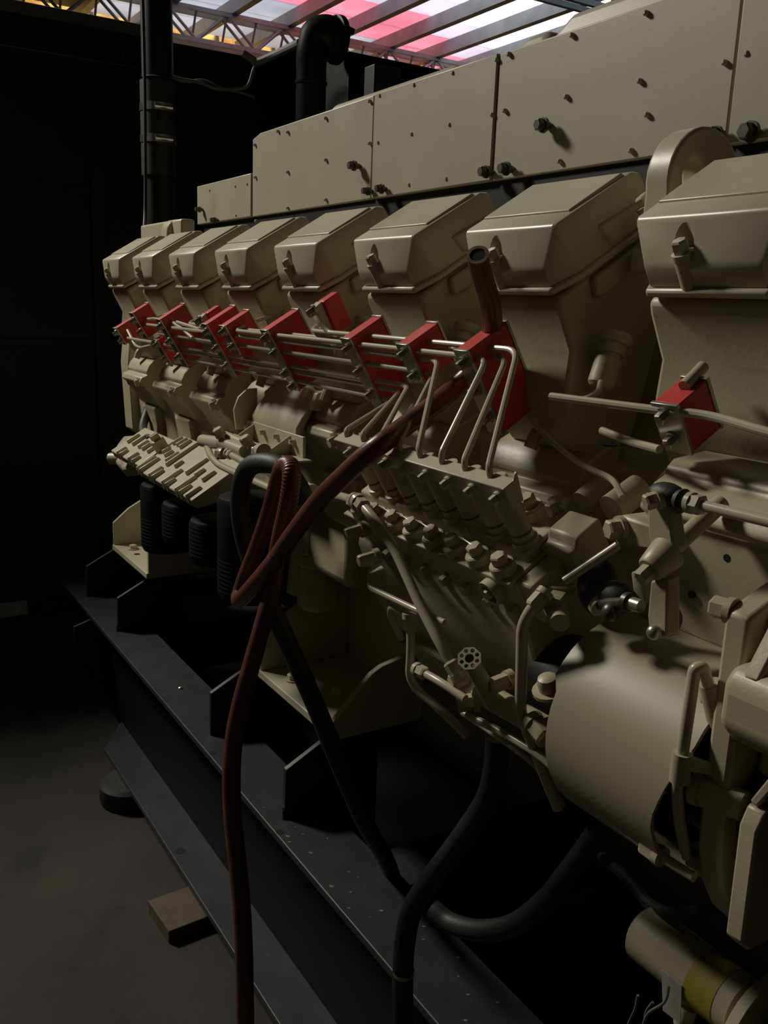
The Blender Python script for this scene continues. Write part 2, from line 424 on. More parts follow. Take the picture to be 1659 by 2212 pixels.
# ------------------------------------------------------------------ cylinder heads and rocker covers
OC = (.716, .018); CW = .164
HEADLAB = {0: 'cream cylinder head behind the single red pipe clamp at the governor end', 1: 'cream cylinder head beside the exposed injector holder, behind the upright cut hose',
  2: 'cream cylinder head third from the governor end, behind the red clamps', 3: 'cream cylinder head fourth from the governor end, behind the raised small red clamp',
  4: 'cream cylinder head fourth from the fan end, behind the red clamps', 5: 'cream cylinder head third from the fan end, above the tappet ledges',
  6: 'cream cylinder head second from the fan end, above the finned filter casting', 7: 'cream cylinder head at the fan end of the row'}
COVLAB = {0: 'largest cream rocker cover beside the lifting eye at the governor end', 1: 'cream rocker cover directly behind the upright cut brown hose',
  2: 'cream rocker cover third from the governor end of the row', 3: 'cream rocker cover fourth from the governor end of the row',
  4: 'cream rocker cover fourth from the fan end of the row', 5: 'cream rocker cover third from the fan end of the row',
  6: 'cream rocker cover second from the fan end of the row', 7: 'smallest cream rocker cover at the dark fan end of the row'}
def cover_shell():
    e, c = CW, .015
    V = {}; vs = []
    def add(n, x, s, h): V[n] = len(vs); vs.append(B(OC, x, s, h))
    for sd, ex, ix in (('L', 0, c), ('R', e, e - c)):
        add('T' + sd, ex, .0225, .073); add('U' + sd, ex, .151, .0715); add('V' + sd, ex, .164, .064); add('W' + sd, ex, .168, .008)
        add('F' + sd, ix, 0, .032); add('E' + sd, ix, 0, .008); add('S' + sd, ex, .034, .008)
    f = lambda *n: [V[k] for k in n]
    fs = [f('TL', 'TR', 'FR', 'FL'), f('FL', 'FR', 'ER', 'EL'), f('TL', 'UL', 'UR', 'TR'), f('UL', 'VL', 'VR', 'UR'), f('VL', 'WL', 'WR', 'VR'),
          f('TR', 'UR', 'VR', 'WR', 'SR'), f('TL', 'SL', 'WL', 'VL', 'UL'), f('TR', 'SR', 'FR'), f('SR', 'ER', 'FR'), f('TL', 'FL', 'SL'), f('SL', 'FL', 'EL'),
          f('EL', 'ER', 'SR', 'WR', 'WL', 'SL')]
    return vs, fs
def cut_shell():
    vs, fs = cover_shell()
    def tmp(v, f):
        me = bpy.data.meshes.new('tmp'); me.from_pydata(v, [], f)
        bm = bmesh.new(); bm.from_mesh(me); bmesh.ops.recalc_face_normals(bm, faces=bm.faces); bm.to_mesh(me); bm.free()
        o = bpy.data.objects.new('tmp', me); COL.objects.link(o); return o
    a = tmp(vs, fs)
    bv = a.modifiers.new('b', 'BEVEL'); bv.width = .0035; bv.segments = 2; bv.limit_method = 'ANGLE'; bv.angle_limit = math.radians(20)
    g = G().lathe(B(OC, .063, .0065, .040), N, [(0, .0125), (.05, .0125)], 20); b = tmp(g.v, g.f)
    md = a.modifiers.new('c', 'BOOLEAN'); md.object = b; md.operation = 'DIFFERENCE'; md.solver = 'EXACT'
    dg = bpy.context.evaluated_depsgraph_get(); me = bpy.data.meshes.new_from_object(a.evaluated_get(dg))
    r = ([v.co.copy() for v in me.vertices], [list(p.vertices) for p in me.polygons])
    bpy.data.objects.remove(a); bpy.data.objects.remove(b)
    return r
SV, SF = cut_shell()
for k in range(-1, 8):
    xl = XR0 - PITCH * k
    kk = max(k, 0)
    if k >= 0:
        t = Thing('rocker_cover', COVLAB[k], 'cover', 'rocker covers')
        D = Vector((xl, 0, 0))
        sh = t.part('shell', G().add([v + D for v in SV], SF), 'cream', smooth=28)
        g = G().prism([B(OC, xl + x, s, .071) for x, s in ((.004, .052), (CW - .004, .052), (CW - .004, .143), (.004, .143))], [B(OC, xl + x, s, .0752) for x, s in ((.006, .053), (CW - .006, .053), (CW - .006, .141), (.006, .141))])
        t.part('raised_top', g, 'cream', parent=sh, bevel=.001)
        fl = [(.012, -.005), (CW - .012, -.005), (CW + .004, .032), (CW + .004, .166), (-.004, .166), (-.004, .032)]
        t.part('flange', G().prism([B(OC, xl + x, s, 0) for x, s in fl], [B(OC, xl + x, s, .009) for x, s in fl]), 'cream', bevel=.003)
        t.part('bolt_boss', G().lathe(B(OC, xl + .063, .006, .004), N, [(0, .0105), (.036, .0105)], 18), 'cream', parent=sh)
        t.part('bolt', G().bolt(B(OC, xl + .063, .005, .040), N, .0078, .0125, wr=1.35), 'cream')
        t.part('side_boss', G().prism([B(OC, xl + CW - .002, s, h) for s, h in ((.085, .012), (.155, .012), (.150, .040), (.075, .044))], [B(OC, xl + CW + .006, s, h) for s, h in ((.09, .014), (.15, .014), (.146, .036), (.082, .040))]), 'cream', parent=sh, bevel=.003)
        t.done()
    if k < 0: continue
    t = Thing('cylinder_head', HEADLAB[kk], 'cylinder head', 'cylinder heads')
    hp = [(.7195, .014), (.7235, .000), (.747, -.046), (.743, -.085), (.747, -.112), (.768, -.145), (.79, -.172), (.86, -.16), (.92, .09), (.862, .105)]
    hd = t.part('casting', G().px(hp, xl + .006, xl + CW - .008), 'cream_cast', bevel=.006)
    t.part('port_flange', G().px([byz(OC, .05, -.006), byz(OC, .15, -.006), byz(OC, .15, -.03), byz(OC, .11, -.022), byz(OC, .07, -.034), byz(OC, .045, -.03)], xl + CW - .009, xl + CW + .004), 'cream_cast', parent=hd, bevel=.004)
    # injector holder in the gap beside the head
    p = Vector((xl + CW + .028, .775, -.035)); d = Vector((.05, -.35, -.9)).normalized()
    inj = t.part('injector_holder', G().lathe(p, d, [(0, .016), (.012, .016), (.012, .013), (.018, .013), (.018, .0155), (.048, .0155), (.052, .012)], 18), 'cream_cast')
    t.part('collar', G().lathe(p - d * .012, d, [(0, .019), (.006, .021), (.012, .019)], 18), 'cream_cast', parent=inj)
    t.done()

# pieces at the fan end of the engine, above the first covers
t = Thing('end_bracket', 'small cream bracket with rounded lug at the fan end behind the rocker covers', 'bracket')
a = P(303, 487, Y=.86); b = P(375, 505, Y=.86)
t.part('plate', G().bb(a[0], b[0] + .06, .86, .90, b[2] - .06, a[2]), 'cream', bevel=.006)
q = P(395, 500, Y=.9)
t.part('lug', G().px([(.88 + .035 * math.cos(w) * 1.0, q[2] - .005 + .035 * math.sin(w)) for w in [math.pi * i / 10 for i in range(11)]] + [(.84, q[2] - .09), (.93, q[2] - .09)], q[0] - .03, q[0] + .03), 'cream', bevel=.006)
t.done()

# lifting eye between the two nearest covers
t = Thing('lifting_eye', 'thick rounded cream lifting eye standing between two rocker covers', 'lifting eye')
cy, cz, rr, hr = .838, .142, .057, .018
ring = [(cy + rr * math.cos(w), cz + rr * math.sin(w)) for w in [math.pi * (-.08 + 1.16 * i / 18) for i in range(19)]]
out = [(cy + rr, cz - .07)] + ring + [(cy - rr, cz - .07)]
hole = [(cy - .018 + hr * math.cos(w), cz + .004 + hr * 1.15 * math.sin(w)) for w in [2 * math.pi * i / 18 for i in range(18)]]
g = G()
def holed(g, outer, inner, x0, x1):
    no, ni = len(outer), len(inner)
    bm = bmesh.new()
    def loop(pts, x):
        vs = [bm.verts.new((x, y, z)) for y, z in pts]
        return [bm.edges.new((vs[i], vs[(i + 1) % len(vs)])) for i in range(len(vs))]
    bmesh.ops.triangle_fill(bm, edges=loop(outer, 0) + loop(inner, 0), use_beauty=True)
    bm.verts.index_update(); vs = [(v.co.y, v.co.z) for v in bm.verts]; fs = [[v.index for v in f.verts] for f in bm.faces]; bm.free()
    n = len(vs)
    g.add([(x0, y, z) for y, z in vs] + [(x1, y, z) for y, z in vs], fs + [[i + n for i in f][::-1] for f in fs]
          + [[i, (i + 1) % no, n + (i + 1) % no, n + i] for i in range(no)] + [[no + i, no + (i + 1) % ni, n + no + (i + 1) % ni, n + no + i] for i in range(ni)])
    return g
holed(g, out, hole, -.735, -.70)
t.part('eye', g, 'cream', bevel=.004)
t.part('foot', G().bb(-.755, -.68, .79, .885, .045, .075), 'cream', bevel=.004)
t.part('foot_bolt', G().bolt((-.745, .80, .118), (-.3, -.6, .7), .009, .01), 'cream')
t.done()

# ------------------------------------------------------------------ exhaust duct with riveted shields
DY = 1.05
t = Thing('exhaust_duct', 'long cream exhaust duct clad in riveted sheet panels above the rocker covers', 'duct')
t.part('core', G().bb(-2.39, .40, DY + .03, 1.62, .235, .41), 'black_paint')
t.part('core', G().bb(-2.81, -2.39, DY + .03, 1.62, .235, .32), 'black_paint')
t.part('underside', G().bb(-2.80, .40, DY + .012, 1.62, .13, .235), 'black_paint')
panels = [(-2.826, -2.412, .336), (-2.410, -1.776, .432), (-1.767, -1.354, .432), (-1.352, -.855, .431), (-.850, .30, .431)]
PN = []
for i, (xa, xb, zt) in enumerate(panels):
    pl = [(xa, DY, .222), (xb, DY, .222), (xb, DY, zt), (xa, DY, zt - (.010 if i == 1 else 0))]
    if i == 1: pl = [(xa, DY, .222), (xb, DY, .222), (xb, DY, zt), (xa + .05, DY, zt), (xa, DY, zt - .01)]
    off = .004 * (i % 2)
    PN.append(t.part('shield_panel', G().slab([Vector(p) + Vector((0, off, 0)) for p in pl], (0, .02, 0)), 'panel_paint', bevel=.0025))
t.part('end_cap', G().slab([(-2.43, DY + .02, .222), (-2.43, DY + .02, .35), (-2.41, DY + .02, .425), (-2.41, 1.6, .425), (-2.43, 1.6, .222)][:3] + [(-2.40, DY + .02, .425), (-2.40, DY + .02, .222)], (0, .5, 0)), 'panel_paint', bevel=.003)
t.part('end_cap', G().bb(-2.826, -2.82, DY + .02, 1.6, .222, .336), 'panel_paint', bevel=.002)
t.part('top_sheet', G().bb(-2.82, -2.43, DY + .02, 1.6, .326, .334), 'panel_paint', bevel=.002)
t.part('top_sheet', G().bb(-2.40, .30, DY + .02, 1.6, .418, .428), 'panel_paint', bevel=.002)
def lid(xa, xb, z1, y0=1.075):
    g = G()
    g.prism([(xa, y0, .425), (xb, y0, .425), (xb, 1.58, .425), (xa, 1.58, .425)], [(xa + .05, y0 + .02, z1), (xb - .02, y0 + .02, z1), (xb - .02, 1.55, z1), (xa + .05, 1.55, z1)])
    t.part('lid', g, 'panel_paint', bevel=.014, seg=3)
lid(-2.07, -1.52, .458); lid(-1.52, -1.36, .448); lid(-1.375, -1.255, .462); lid(-1.27, .25, .475)
def panel_of(p):
    for i, (xa, xb, zt) in enumerate(panels):
        if xa <= p[0] <= xb: return PN[i]
    return PN[-1]
c2 = [(336, 317), (481, 272), (643, 222), (688, 202), (923, 131), (1200, 48), (1493, 233), (1578, 200), (208, 357), (168, 378), (327, 500), (468, 465), (626, 428), (672, 413), (902, 361), (1176, 302), (168, 535), (202, 532), (317, 690), (456, 668), (877, 602), (1143, 562), (1203, 428)]
c1 = [(1404, 510), (1240, 570), (1198, 567), (1098, 625), (1404, 690), (1240, 742), (1404, 862), (1100, 765), (1068, 795), (1240, 898), (1017, 804), (906, 822), (1020, 930), (1104, 955)]
for u, v in [(700 + a / 1.73, b / 1.73) for a, b in c2] + [(a / 2, b / 2) for a, b in c1]:
    q = P(u, v, Y=DY)
    t.part('rivet', G().lathe(q + Vector((0, .005, 0)), (0, -1, 0), [(0, .0042), (.006, .0040), (.008, .0022)], 10), 'panel_paint', parent=panel_of(q))
for (u, v), s in [((757, 357), 1), ((787, 412), .8), ((816, 407), .9), ((425, 452), .8), ((458, 475), .8), ((1041, 370), 1), ((1084, 363), 1.05), ((1164, 269), 1.1), ((1610, 283), 1.25), ((1538, 285), .8)]:
    q = P(u, v, Y=DY - .02)
    t.part('standoff_bolt', G().lathe(q + Vector((0, .022, 0)), (0, -1, 0), [(0, .006 * s), (.012, .006 * s)], 12).bolt(q + Vector((0, .010, 0)), (0, -1, 0), .0088 * s, .012, wr=1.25), 'dark_bolt', parent=panel_of(q))
t.done()

# ------------------------------------------------------------------ red pipe clamps
OK_ = (.65, -.0488)
def clamp(x, depth, length, label, h0=0.0, th=.026, bolts=None, o=OK_, s0=0.0):
    t = Thing('pipe_clamp', label, 'clamp', 'red pipe clamps')
    q = lambda s, h: byz(o, s0 + s, h0 + h)
    mid = [-.5 * length]
    t.part('red_block', G().px([q(.002, -.001), q(depth, -.001), q(depth, -length + .001), q(.002, -length + .001)], x, x + th), 'red_plastic', bevel=.0012)
    t.part('front_plate', G().px([q(-.002, .0), q(.002, .0), q(.002, -length), q(-.002, -length)], x - .001, x + th + .001), 'zinc', bevel=.0006)
    t.part('rear_plate', G().px([q(depth, .001), q(depth + .004, .001), q(depth + .004, -length), q(depth, -length)], x - .001, x + th + .001), 'zinc', bevel=.0006)
    for i, h in enumerate(bolts or [-.017, -.055, -.095]):
        if h < -length + .006: continue
        c = B(o, x + th * .45, s0 - .002, h0 + h)
        t.part('clamp_bolt', G().bolt(c, -T, .0062, .008, wr=1.4), 'zinc')
    return t.done()
clamp(-.888, .064, .120, 'large red pipe clamp right in front of the upright cut hose')
clamp(-1.017, .053, .060, 'short red pipe clamp between two long clamps next to the upright cut hose', bolts=[-.014, -.048])
clamp(-1.168, .060, .122, 'long red pipe clamp second along from the upright cut hose, above the sloping brown hose')
clamp(-1.450, .067, .122, 'long red pipe clamp beside the raised small clamp, fuel lines on both sides', bolts=[-.014, -.045, -.085, -.112])
clamp(-1.638, .055, .062, 'short red pipe clamp closely paired with a long clamp', bolts=[-.012, -.045])
clamp(-1.731, .068, .122, 'long red pipe clamp closely paired with a short clamp')
clamp(-2.014, .065, .122, 'long red pipe clamp nearest the fan end of the fuel lines')
clamp(-2.133, .030, .062, 'small narrow red pipe clamp low beside the tappet ledge', h0=-.060, bolts=[-.012, -.05])
clamp(-2.200, .044, .070, 'red pipe clamp high at the fan end above the outermost clamp', h0=.010, bolts=[-.02, -.05])
clamp(-2.440, .060, .050, 'outermost short red pipe clamp at the fan end', h0=-.042, bolts=[-.014, -.038])
clamp(-.594, .043, .056, 'single red pipe clamp on its own beside the nearest rocker cover', h0=-.037, bolts=[-.012, -.040], th=.030)
for u, v, xx, lab in ((684, 664, -1.315, 'raised small red take-off clamp with pale plate above the long fuel lines'), (438, 686, -1.80, 'raised small red take-off clamp between two long clamps towards the fan end')):
    t = Thing('pipe_clamp', lab, 'clamp', 'red pipe clamps')
    o2 = (.655, -.035)
    a = PB = None
    r = ray(u, v); k = xx / r[0]; p = r * k
    d = Vector((0, p[1] - o2[0], p[2] - o2[1])); s, h = d.dot(T), d.dot(N)
    Q = lambda ds, dh: byz(o2, s + ds, h + dh)
    t.part('pale_plate', G().px([Q(-.006, .004), Q(.008, .006), Q(.004, -.05), Q(-.010, -.052)], xx - .008, xx + .010), 'cream', bevel=.001)
    t.part('red_block', G().px([Q(.008, .006), Q(.040, .006), Q(.036, -.05), Q(.004, -.05)], xx - .006, xx + .016), 'red_plastic', bevel=.002)
    for dh in (-.002, -.040):
        t.part('clamp_bolt', G().bolt(B(o2, xx, s - .006 - .004 * (dh < -.02), h + dh), -T, .0075, .010, wr=1.35), 'zinc')
    t.done()

# ------------------------------------------------------------------ fuel pump frame and fuel lines
OP = (.60, -.282); PXR = -.716; PSP = .0428
ends = [-1.33, -1.92, -1.60, -2.20, -2.10, -2.45, -2.22, -2.02]
lines = [(.031, -.015, -.812), (.031, -.027, -.838), (.010, -.016, -.845), (.010, -.027, -.952), (.008, -.047, -.972), (.008, -.076, -1.055), (.008, -.088, -1.085), (.006, -.106, -1.115)]
for i, (s, h, xb) in enumerate(lines):
    hx = PXR - PSP * i
    foot = B(OP, hx, .041, .092); knee = B(OP, hx, .041, .116)
    e = ends[i]
    top = B(OK_, xb, s, h)
    pts = [foot, knee, top, B(OK_, e, s, h), B(OK_, e - .02, s + .03, h - .006), B(OK_, e - .03, s + .085, h - .02)]
    lab = ['outermost pump fuel line, bending highest beside the large red clamp', 'pump fuel line second from the governor end of the pump', 'pump fuel line third from the governor end of the pump',
           'pump fuel line fourth from the governor end of the pump', 'pump fuel line fourth from the fan end of the pump', 'pump fuel line third from the fan end of the pump',
           'pump fuel line second from the fan end, partly behind the brown hose', 'pump fuel line nearest the fan end, rising behind the brown hose'][i]
    path = fillet(pts, .020, 6)
    if 3 <= i: path = fillet(pts, .016, 6)
    single('fuel_line', G().tube(path, .0037, 10), 'cream_pipe', 'thin cream ' + lab, 'pipe', 'pump fuel lines')
# short extra lines that leave the clamps for single cylinders
extra = [[B(OK_, -1.14, .031, -.016), B(OK_, -1.27, .031, -.016), B(OK_, -1.29, .033, .002), B(OK_, -1.30, .036, .008)],
         [B(OK_, -1.16, .02, -.060), B(OK_, -1.70, .02, -.060), B(OK_, -2.0, .02, -.062)],
         [B(OK_, -1.15, .022, -.098), B(OK_, -1.46, .022, -.100), B(OK_, -1.75, .022, -.104)],
         [B(OK_, -1.72, .02, -.025), B(OK_, -1.80, .018, -.02), B(OK_, -1.83, .02, -.03), B(OK_, -1.95, .02, -.018)],
         [B(OK_, -1.98, .02, -.02), B(OK_, -1.90, .01, -.03), B(OK_, -1.84, .0, -.040)],
         [B(OK_, -2.40, .02, -.06), B(OK_, -2.33, .0, -.09), B(OK_, -2.25, -.01, -.085), B(OK_, -2.12, .01, -.075)],
         [B(OK_, -2.18, .02, -.02), B(OK_, -2.10, .02, -.015), B(OK_, -2.0, .02, -.02)]]
for pts, lab in zip(extra, ['short cream take-off line bending up to the raised small red clamp', 'straight cream fuel line midway down the long red clamps', 'straight cream fuel line along the bottom of the long red clamps',
                            'short kinked cream fuel line left of the paired red clamps', 'short sloping cream fuel line leaving the long fan-end clamp', 'looped cream fuel line from the outermost red clamp', 'short cream fuel line between the fan-end clamps']):
    single('fuel_line', G().tube(fillet(pts, .015), .0038, 10), 'cream_pipe', lab, 'pipe', 'clamped fuel lines')
a = P(1190, 856, Y=.665); a2 = P(1408, 884, Y=.672); a3 = P(1530, 898, Y=.68); a4 = P(1659, 934, Y=.67)
single('fuel_line', G().tube(spline([a, a2, a3, a4, a4 + Vector((.1, 0, -.01))], 6), .0042, 10), 'cream_pipe', 'cream fuel line running through the single red clamp past the nearest head', 'pipe')
a = P(1300, 930, Y=.70); a2 = P(1360, 953, Y=.69); a3 = P(1425, 971, Y=.675)
single('fuel_line', G().tube(spline([a, a2, a3], 6), .0042, 10), 'cream_pipe', 'short cream line entering the single red clamp low down', 'pipe')
a = P(1298, 825, Y=.748); a2 = P(1292, 845, Y=.735); a3 = P(1275, 858, Y=.70); a4 = P(1255, 864, Y=.67)
single('fuel_line', G().tube(spline([a, a2, a3, a4], 6), .0035, 10), 'cream_pipe', 'short curved cream line dropping from the injector holder', 'pipe')
p0, p1 = P(1519, 792, Y=.72), P(1478, 835, Y=.69)
single('pipe_stub', G().cyl(p0, p1, .006), 'cream_pipe', 'short cream stub rising behind the single red clamp', 'pipe')
pts = [P(u, v, Y=y) for u, v, y in ((1140, 900, .74), (1200, 960, .73), (1260, 1005, .73), (1320, 1035, .72), (1345, 1075, .70))]
single('fuel_line', G().tube(spline(pts), .0036, 8), 'cream_pipe', 'thin cream leak-off line curving down the shaded block wall', 'pipe')

# ================================================================== fuel injection pump
t = Thing('injection_pump', 'cream inline fuel injection pump with eight upright plungers below the red clamps', 'pump')
bp = [(0, 0), (0, -.036), (-.008, -.045), (-.024, -.13), (-.016, -.20), (.01, -.235), (.10, -.235), (.12, -.15), (.088, -.03), (.088, 0)]
body = t.part('body', G().px([byz(OP, s, h) for s, h in bp], -1.045, -.690), 'cream_cast', bevel=.003)
tp = [(-.004, -.003), (.084, -.003), (.084, .004), (-.004, .004)]
t.part('top_plate', G().px([byz(OP, s, h) for s, h in tp], -1.05, -.694), 'cream_cast', parent=body, bevel=.0015)
rs = [(.030, .002), (.080, .002), (.080, .016), (.034, .016)]
t.part('plunger_seat_rail', G().px([byz(OP, s, h) for s, h in rs], -1.05, -.70), 'cream_cast', parent=body, bevel=.003)
for i in range(8):
    x = PXR - PSP * i
    pl = t.part('plunger', G().lathe(B(OP, x, .048, .010), N, [(0, .0155), (.012, .0155), (.013, .0125), (.020, .0125), (.0205, .0115), (.023, .0115), (.0235, .0128), (.074, .0128), (.075, .0105), (.092, .0105)], 20), 'cream_cast')
    t.part('collar_groove', G().lathe(B(OP, x, .048, .0305), N, [(0, .0118), (.0022, .0118)], 20), 'dark_bolt', parent=pl)
    if i < 8:
        pg = t.part('hex_plug', G().lathe(B(OP, x, .010, .002), N, [(0, .0145), (.012, .0145), (.0135, .0135)], 20).bolt(B(OP, x, .010, .0135), N, .0095, .0105, washer=True, wr=1.3, turn=random.uniform(0, 1)), 'cream_cast')
    b = B(OP, x + .01, -.002, -.038)
    if i < 7: t.part('face_bolt', G().bolt(b, -T, .0068, .010, washer=False, turn=random.uniform(0, 1)), 'cream_cast')
for i in (1, 3, 4, 5):                              # lock wire between neighbouring plugs
    a, b = B(OP, PXR - PSP * i, .010, .026), B(OP, PXR - PSP * (i + 1), .016, .024)
    t.part('lock_wire', G().tube([a, (a + b) / 2 + N * .002, b], .0009, 6), 'cream_pipe')
# angle bracket that holds the lines over the plungers
ab = [(.029, .088), (.029, .108), (.048, .108), (.048, .1050), (.032, .1050), (.032, .088)]
br = t.part('line_bracket', G().px([byz(OP, s, h) for s, h in ab], -1.035, -.684), 'cream', bevel=.0012)
t.part('bracket_ear', G().px([byz(OP, s, h) for s, h in ((.029, .082), (.046, .082), (.052, .114), (.048, .112), (.045, .108), (.029, .108))], -.686, -.682), 'cream', parent=br, bevel=.001)
for i in range(8):
    t.part('bracket_bolt', G().bolt(B(OP, PXR + .022 - PSP * i, .027, .097), -T, .0055, .008, wr=1.2), 'cream', parent=br)
# right-hand end block with tall corner bolt
t.part('end_block', G().px([byz(OP, s, h) for s, h in ((.052, -.02), (.105, -.02), (.105, .022), (.070, .022), (.064, .012), (.052, .012))], -.70, -.655), 'cream_cast', parent=body, bevel=.003)
t.part('end_block', G().px([byz(OP, s, h) for s, h in ((.004, -.05), (.100, -.05), (.100, .002), (.004, .002))], -.692, -.668), 'cream_cast', parent=body, bevel=.003)
t.part('corner_boss', G().lathe(B(OP, -.742, .085, -.005), N, [(0, .016), (.034, .015)], 18).bolt(B(OP, -.742, .085, .029), N, .0105, .012, wr=1.35), 'cream_cast')
# end fittings at the governor side
q = P(1172, 1285, X=-.664)
t.part('end_fitting', G().slab([P(1185, 1264, X=-.664), P(1145, 1310, X=-.66), P(1165, 1330, X=-.655), P(1200, 1268, X=-.655)], (.012, .02, 0)), 'cream_cast', bevel=.002)
q = P(1205, 1300, Y=.615)
t.part('banjo', G().bolt(q, (.55, -.8, 0), .013, .02, washer=False).cyl(q + Vector((.006, -.006, -.004)), q + Vector((.028, -.022, -.010)), .010), 'cream_cast')
# fittings low on the pump face
for u, v in ((799, 1203), (770, 1145), (1085, 1470), (1000, 1460)):
    q = P(u, v, Y=.592); t.part('face_bolt', G().bolt(q + Vector((0, .012, 0)), (-.1, -1, -.2), .0088, .022, wr=1.2), 'cream_cast')
q = P(1049, 1268, Y=.592)
t.part('stop_lever_ring', G().lathe(q + Vector((0, .02, 0)), -T, [(0, .016), (.018, .016), (.018, .012), (.010, .012)], 18, cap=False).bolt(q + Vector((0, .012, -.004)), -T, .006, .012, washer=False), 'cream_cast')
for u, v in ((1172, 1475),):
    q = P(u, v, Y=.610); t.part('flange_bolt', G().lathe(q + Vector((0, .012, -.012)), (0, -.35, .93), [(0, .019), (.004, .019), (.004, .012), (.012, .012), (.018, .010), (.020, .006)], 18), 'cream_cast')
t.part('drive_hub', G().cyl((-.695, .68, -.404), (-.63, .68, -.404), .055, seg=28), 'black_paint')
t.part('lower_flange', G().px([byz(OP, s, h) for s, h in ((-.030, -.19), (.02, -.19), (.02, -.25), (-.030, -.25))], -1.0, -.72), 'cream_cast', parent=body, bevel=.004)
t.done()

# filler tube with perforated cap at the foot of the pump
t = Thing('drain_tube', 'upright tube with an eight-holed ring cap at the foot of the injection pump', 'tube')
c0 = P(1015, 1424, Y=.555); c1 = P(1068, 1520, Y=.592); ax = (c0 - c1).normalized()
t.part('tube', G().cyl(c1, c0 - ax * .002, .0095, .0092, 20), 'cream_cast')
u_ = ax.orthogonal().normalized(); v_ = ax.cross(u_)
nrm = (Vector((0, 0, 0)) - c0).normalized() * .55 + ax * .45; nrm.normalize()
u_ = nrm.orthogonal().normalized(); v_ = nrm.cross(u_)
dc = lambda r, w, z: c0 + (u_ * math.cos(w) + v_ * math.sin(w)) * r + nrm * z
g = G()
bm = bmesh.new()
def lp(pts):
    vs = [bm.verts.new((a, b, 0)) for a, b in pts]; return [bm.edges.new((vs[i], vs[(i + 1) % len(vs)])) for i in range(len(vs))]
E_ = lp([(.0132 * math.cos(2 * math.pi * (i + .5) / 8), .0132 * math.sin(2 * math.pi * (i + .5) / 8)) for i in range(8)])
E_ += lp([(.0050 * math.cos(2 * math.pi * i / 14), .0050 * math.sin(2 * math.pi * i / 14)) for i in range(14)])
for k in range(8):
    w = 2 * math.pi * (k + .5) / 8
    E_ += lp([(.0089 * math.cos(w) + .0023 * math.cos(2 * math.pi * i / 8), .0089 * math.sin(w) + .0023 * math.sin(2 * math.pi * i / 8)) for i in range(8)])
bmesh.ops.triangle_fill(bm, edges=E_, use_beauty=True); bm.verts.index_update()
vv = [v.co.copy() for v in bm.verts]; ff = [[v.index for v in f.verts] for f in bm.faces]; bm.free()
n = len(vv)
loops = [list(range(8)), list(range(8, 22))] + [list(range(22 + 8 * k, 30 + 8 * k)) for k in range(8)]
side = [[L[i], L[(i + 1) % len(L)], L[(i + 1) % len(L)] + n, L[i] + n] for L in loops for i in range(len(L))]
g.add([c0 + u_ * v.x + v_ * v.y + nrm * .003 for v in vv] + [c0 + u_ * v.x + v_ * v.y for v in vv], ff + [[i + n for i in f][::-1] for f in ff] + side)
t.part('ring_cap', g, 'cream', label='pale metal ring with eight holes round its centre')
t.part('cap_backing', G().lathe(c0 - nrm * .003, nrm, [(0, .0115), (.002, .0115)], 16), 'dark_bolt')
t.part('tee_body', G().cyl(P(1040, 1495, Y=.60), P(1180, 1575, Y=.60), .0135, seg=18), 'cream_cast')
t.part('plate', G().slab([P(980, 1490, Y=.61), P(1040, 1512, Y=.61), P(1100, 1500, Y=.62), P(1010, 1440, Y=.62)], (0, .008, -.004)), 'cream_cast', bevel=.002)
q = P(1150, 1560, Y=.592); t.part('union_nut', G().bolt(q, (1, -.1, -.25), .012, .022, wr=1.1), 'cream_cast')
q = P(1015, 1525, Y=.598); t.part('banjo_bolt', G().bolt(q + Vector((0, .01, .004)), (-.5, -.8, -.2), .010, .018, wr=1.25), 'cream_cast')
t.done()

# pipes around the pump
def pipe(pts, r, label, name='oil_pipe', fil=.02, m='cream_pipe', nuts=()):
    pts = [P(u, v, Y=y) for u, v, y in pts]
    t = Thing(name, label, 'pipe')
    t.part('tube', G().tube(fillet(pts, fil, 6), r, 12), m)
    for i, d, rr in nuts:
        e = pts[i]; dd = (pts[d] - e).normalized()
        t.part('union_nut', G().bolt(e - dd * .004, dd, rr, .016, washer=True, wr=1.08), m)
    return t.done()
pipe([(776, 1085, .575), (800, 1110, .572), (852, 1185, .568), (906, 1305, .566), (953, 1395, .566), (990, 1455, .575)], .0062, 'thick cream pipe slanting down across the injection pump face', nuts=[(0, 1, .010), (5, 4, .010)])
pipe([(690, 1095, .62), (705, 1075, .615), (735, 1072, .60), (768, 1082, .58)], .0062, 'bent cream pipe joining the pump corner behind the sloping hose', nuts=[(3, 2, .0105)])
pipe([(820, 1238, .59), (797, 1250, .575), (800, 1270, .572), (900, 1318, .572), (960, 1345, .58)], .0040, 'thin cream pipe bent round the lower corner of the pump', fil=.012, nuts=[(0, 1, .007)])
pipe([(880, 1330, .585), (845, 1310, .578), (842, 1325, .58), (868, 1380, .60)], .0042, 'short hooked cream pipe below the pump corner pipe', fil=.01)
pipe([(886, 1335, .58), (888, 1400, .58), (884, 1460, .58), (900, 1490, .585), (960, 1540, .60), (1010, 1590, .62)], .0055, 'shaded cream pipe dropping beside the mount bracket', fil=.02, nuts=[(0, 1, .009)])
pipe([(905, 1448, .575), (950, 1472, .573), (1005, 1510, .58)], .0050, 'short bright cream pipe ending at the drain tube fitting', fil=.02, nuts=[(0, 1, .008)])
pipe([(1172, 1288, .592), (1150, 1312, .580), (1128, 1350, .576), (1126, 1450, .578), (1124, 1545, .585), (1150, 1605, .60), (1180, 1685, .62), (1205, 1745, .64)], .0060, 'upright cream pipe curving down from the pump end fitting', fil=.02, nuts=[(0, 1, .009)])
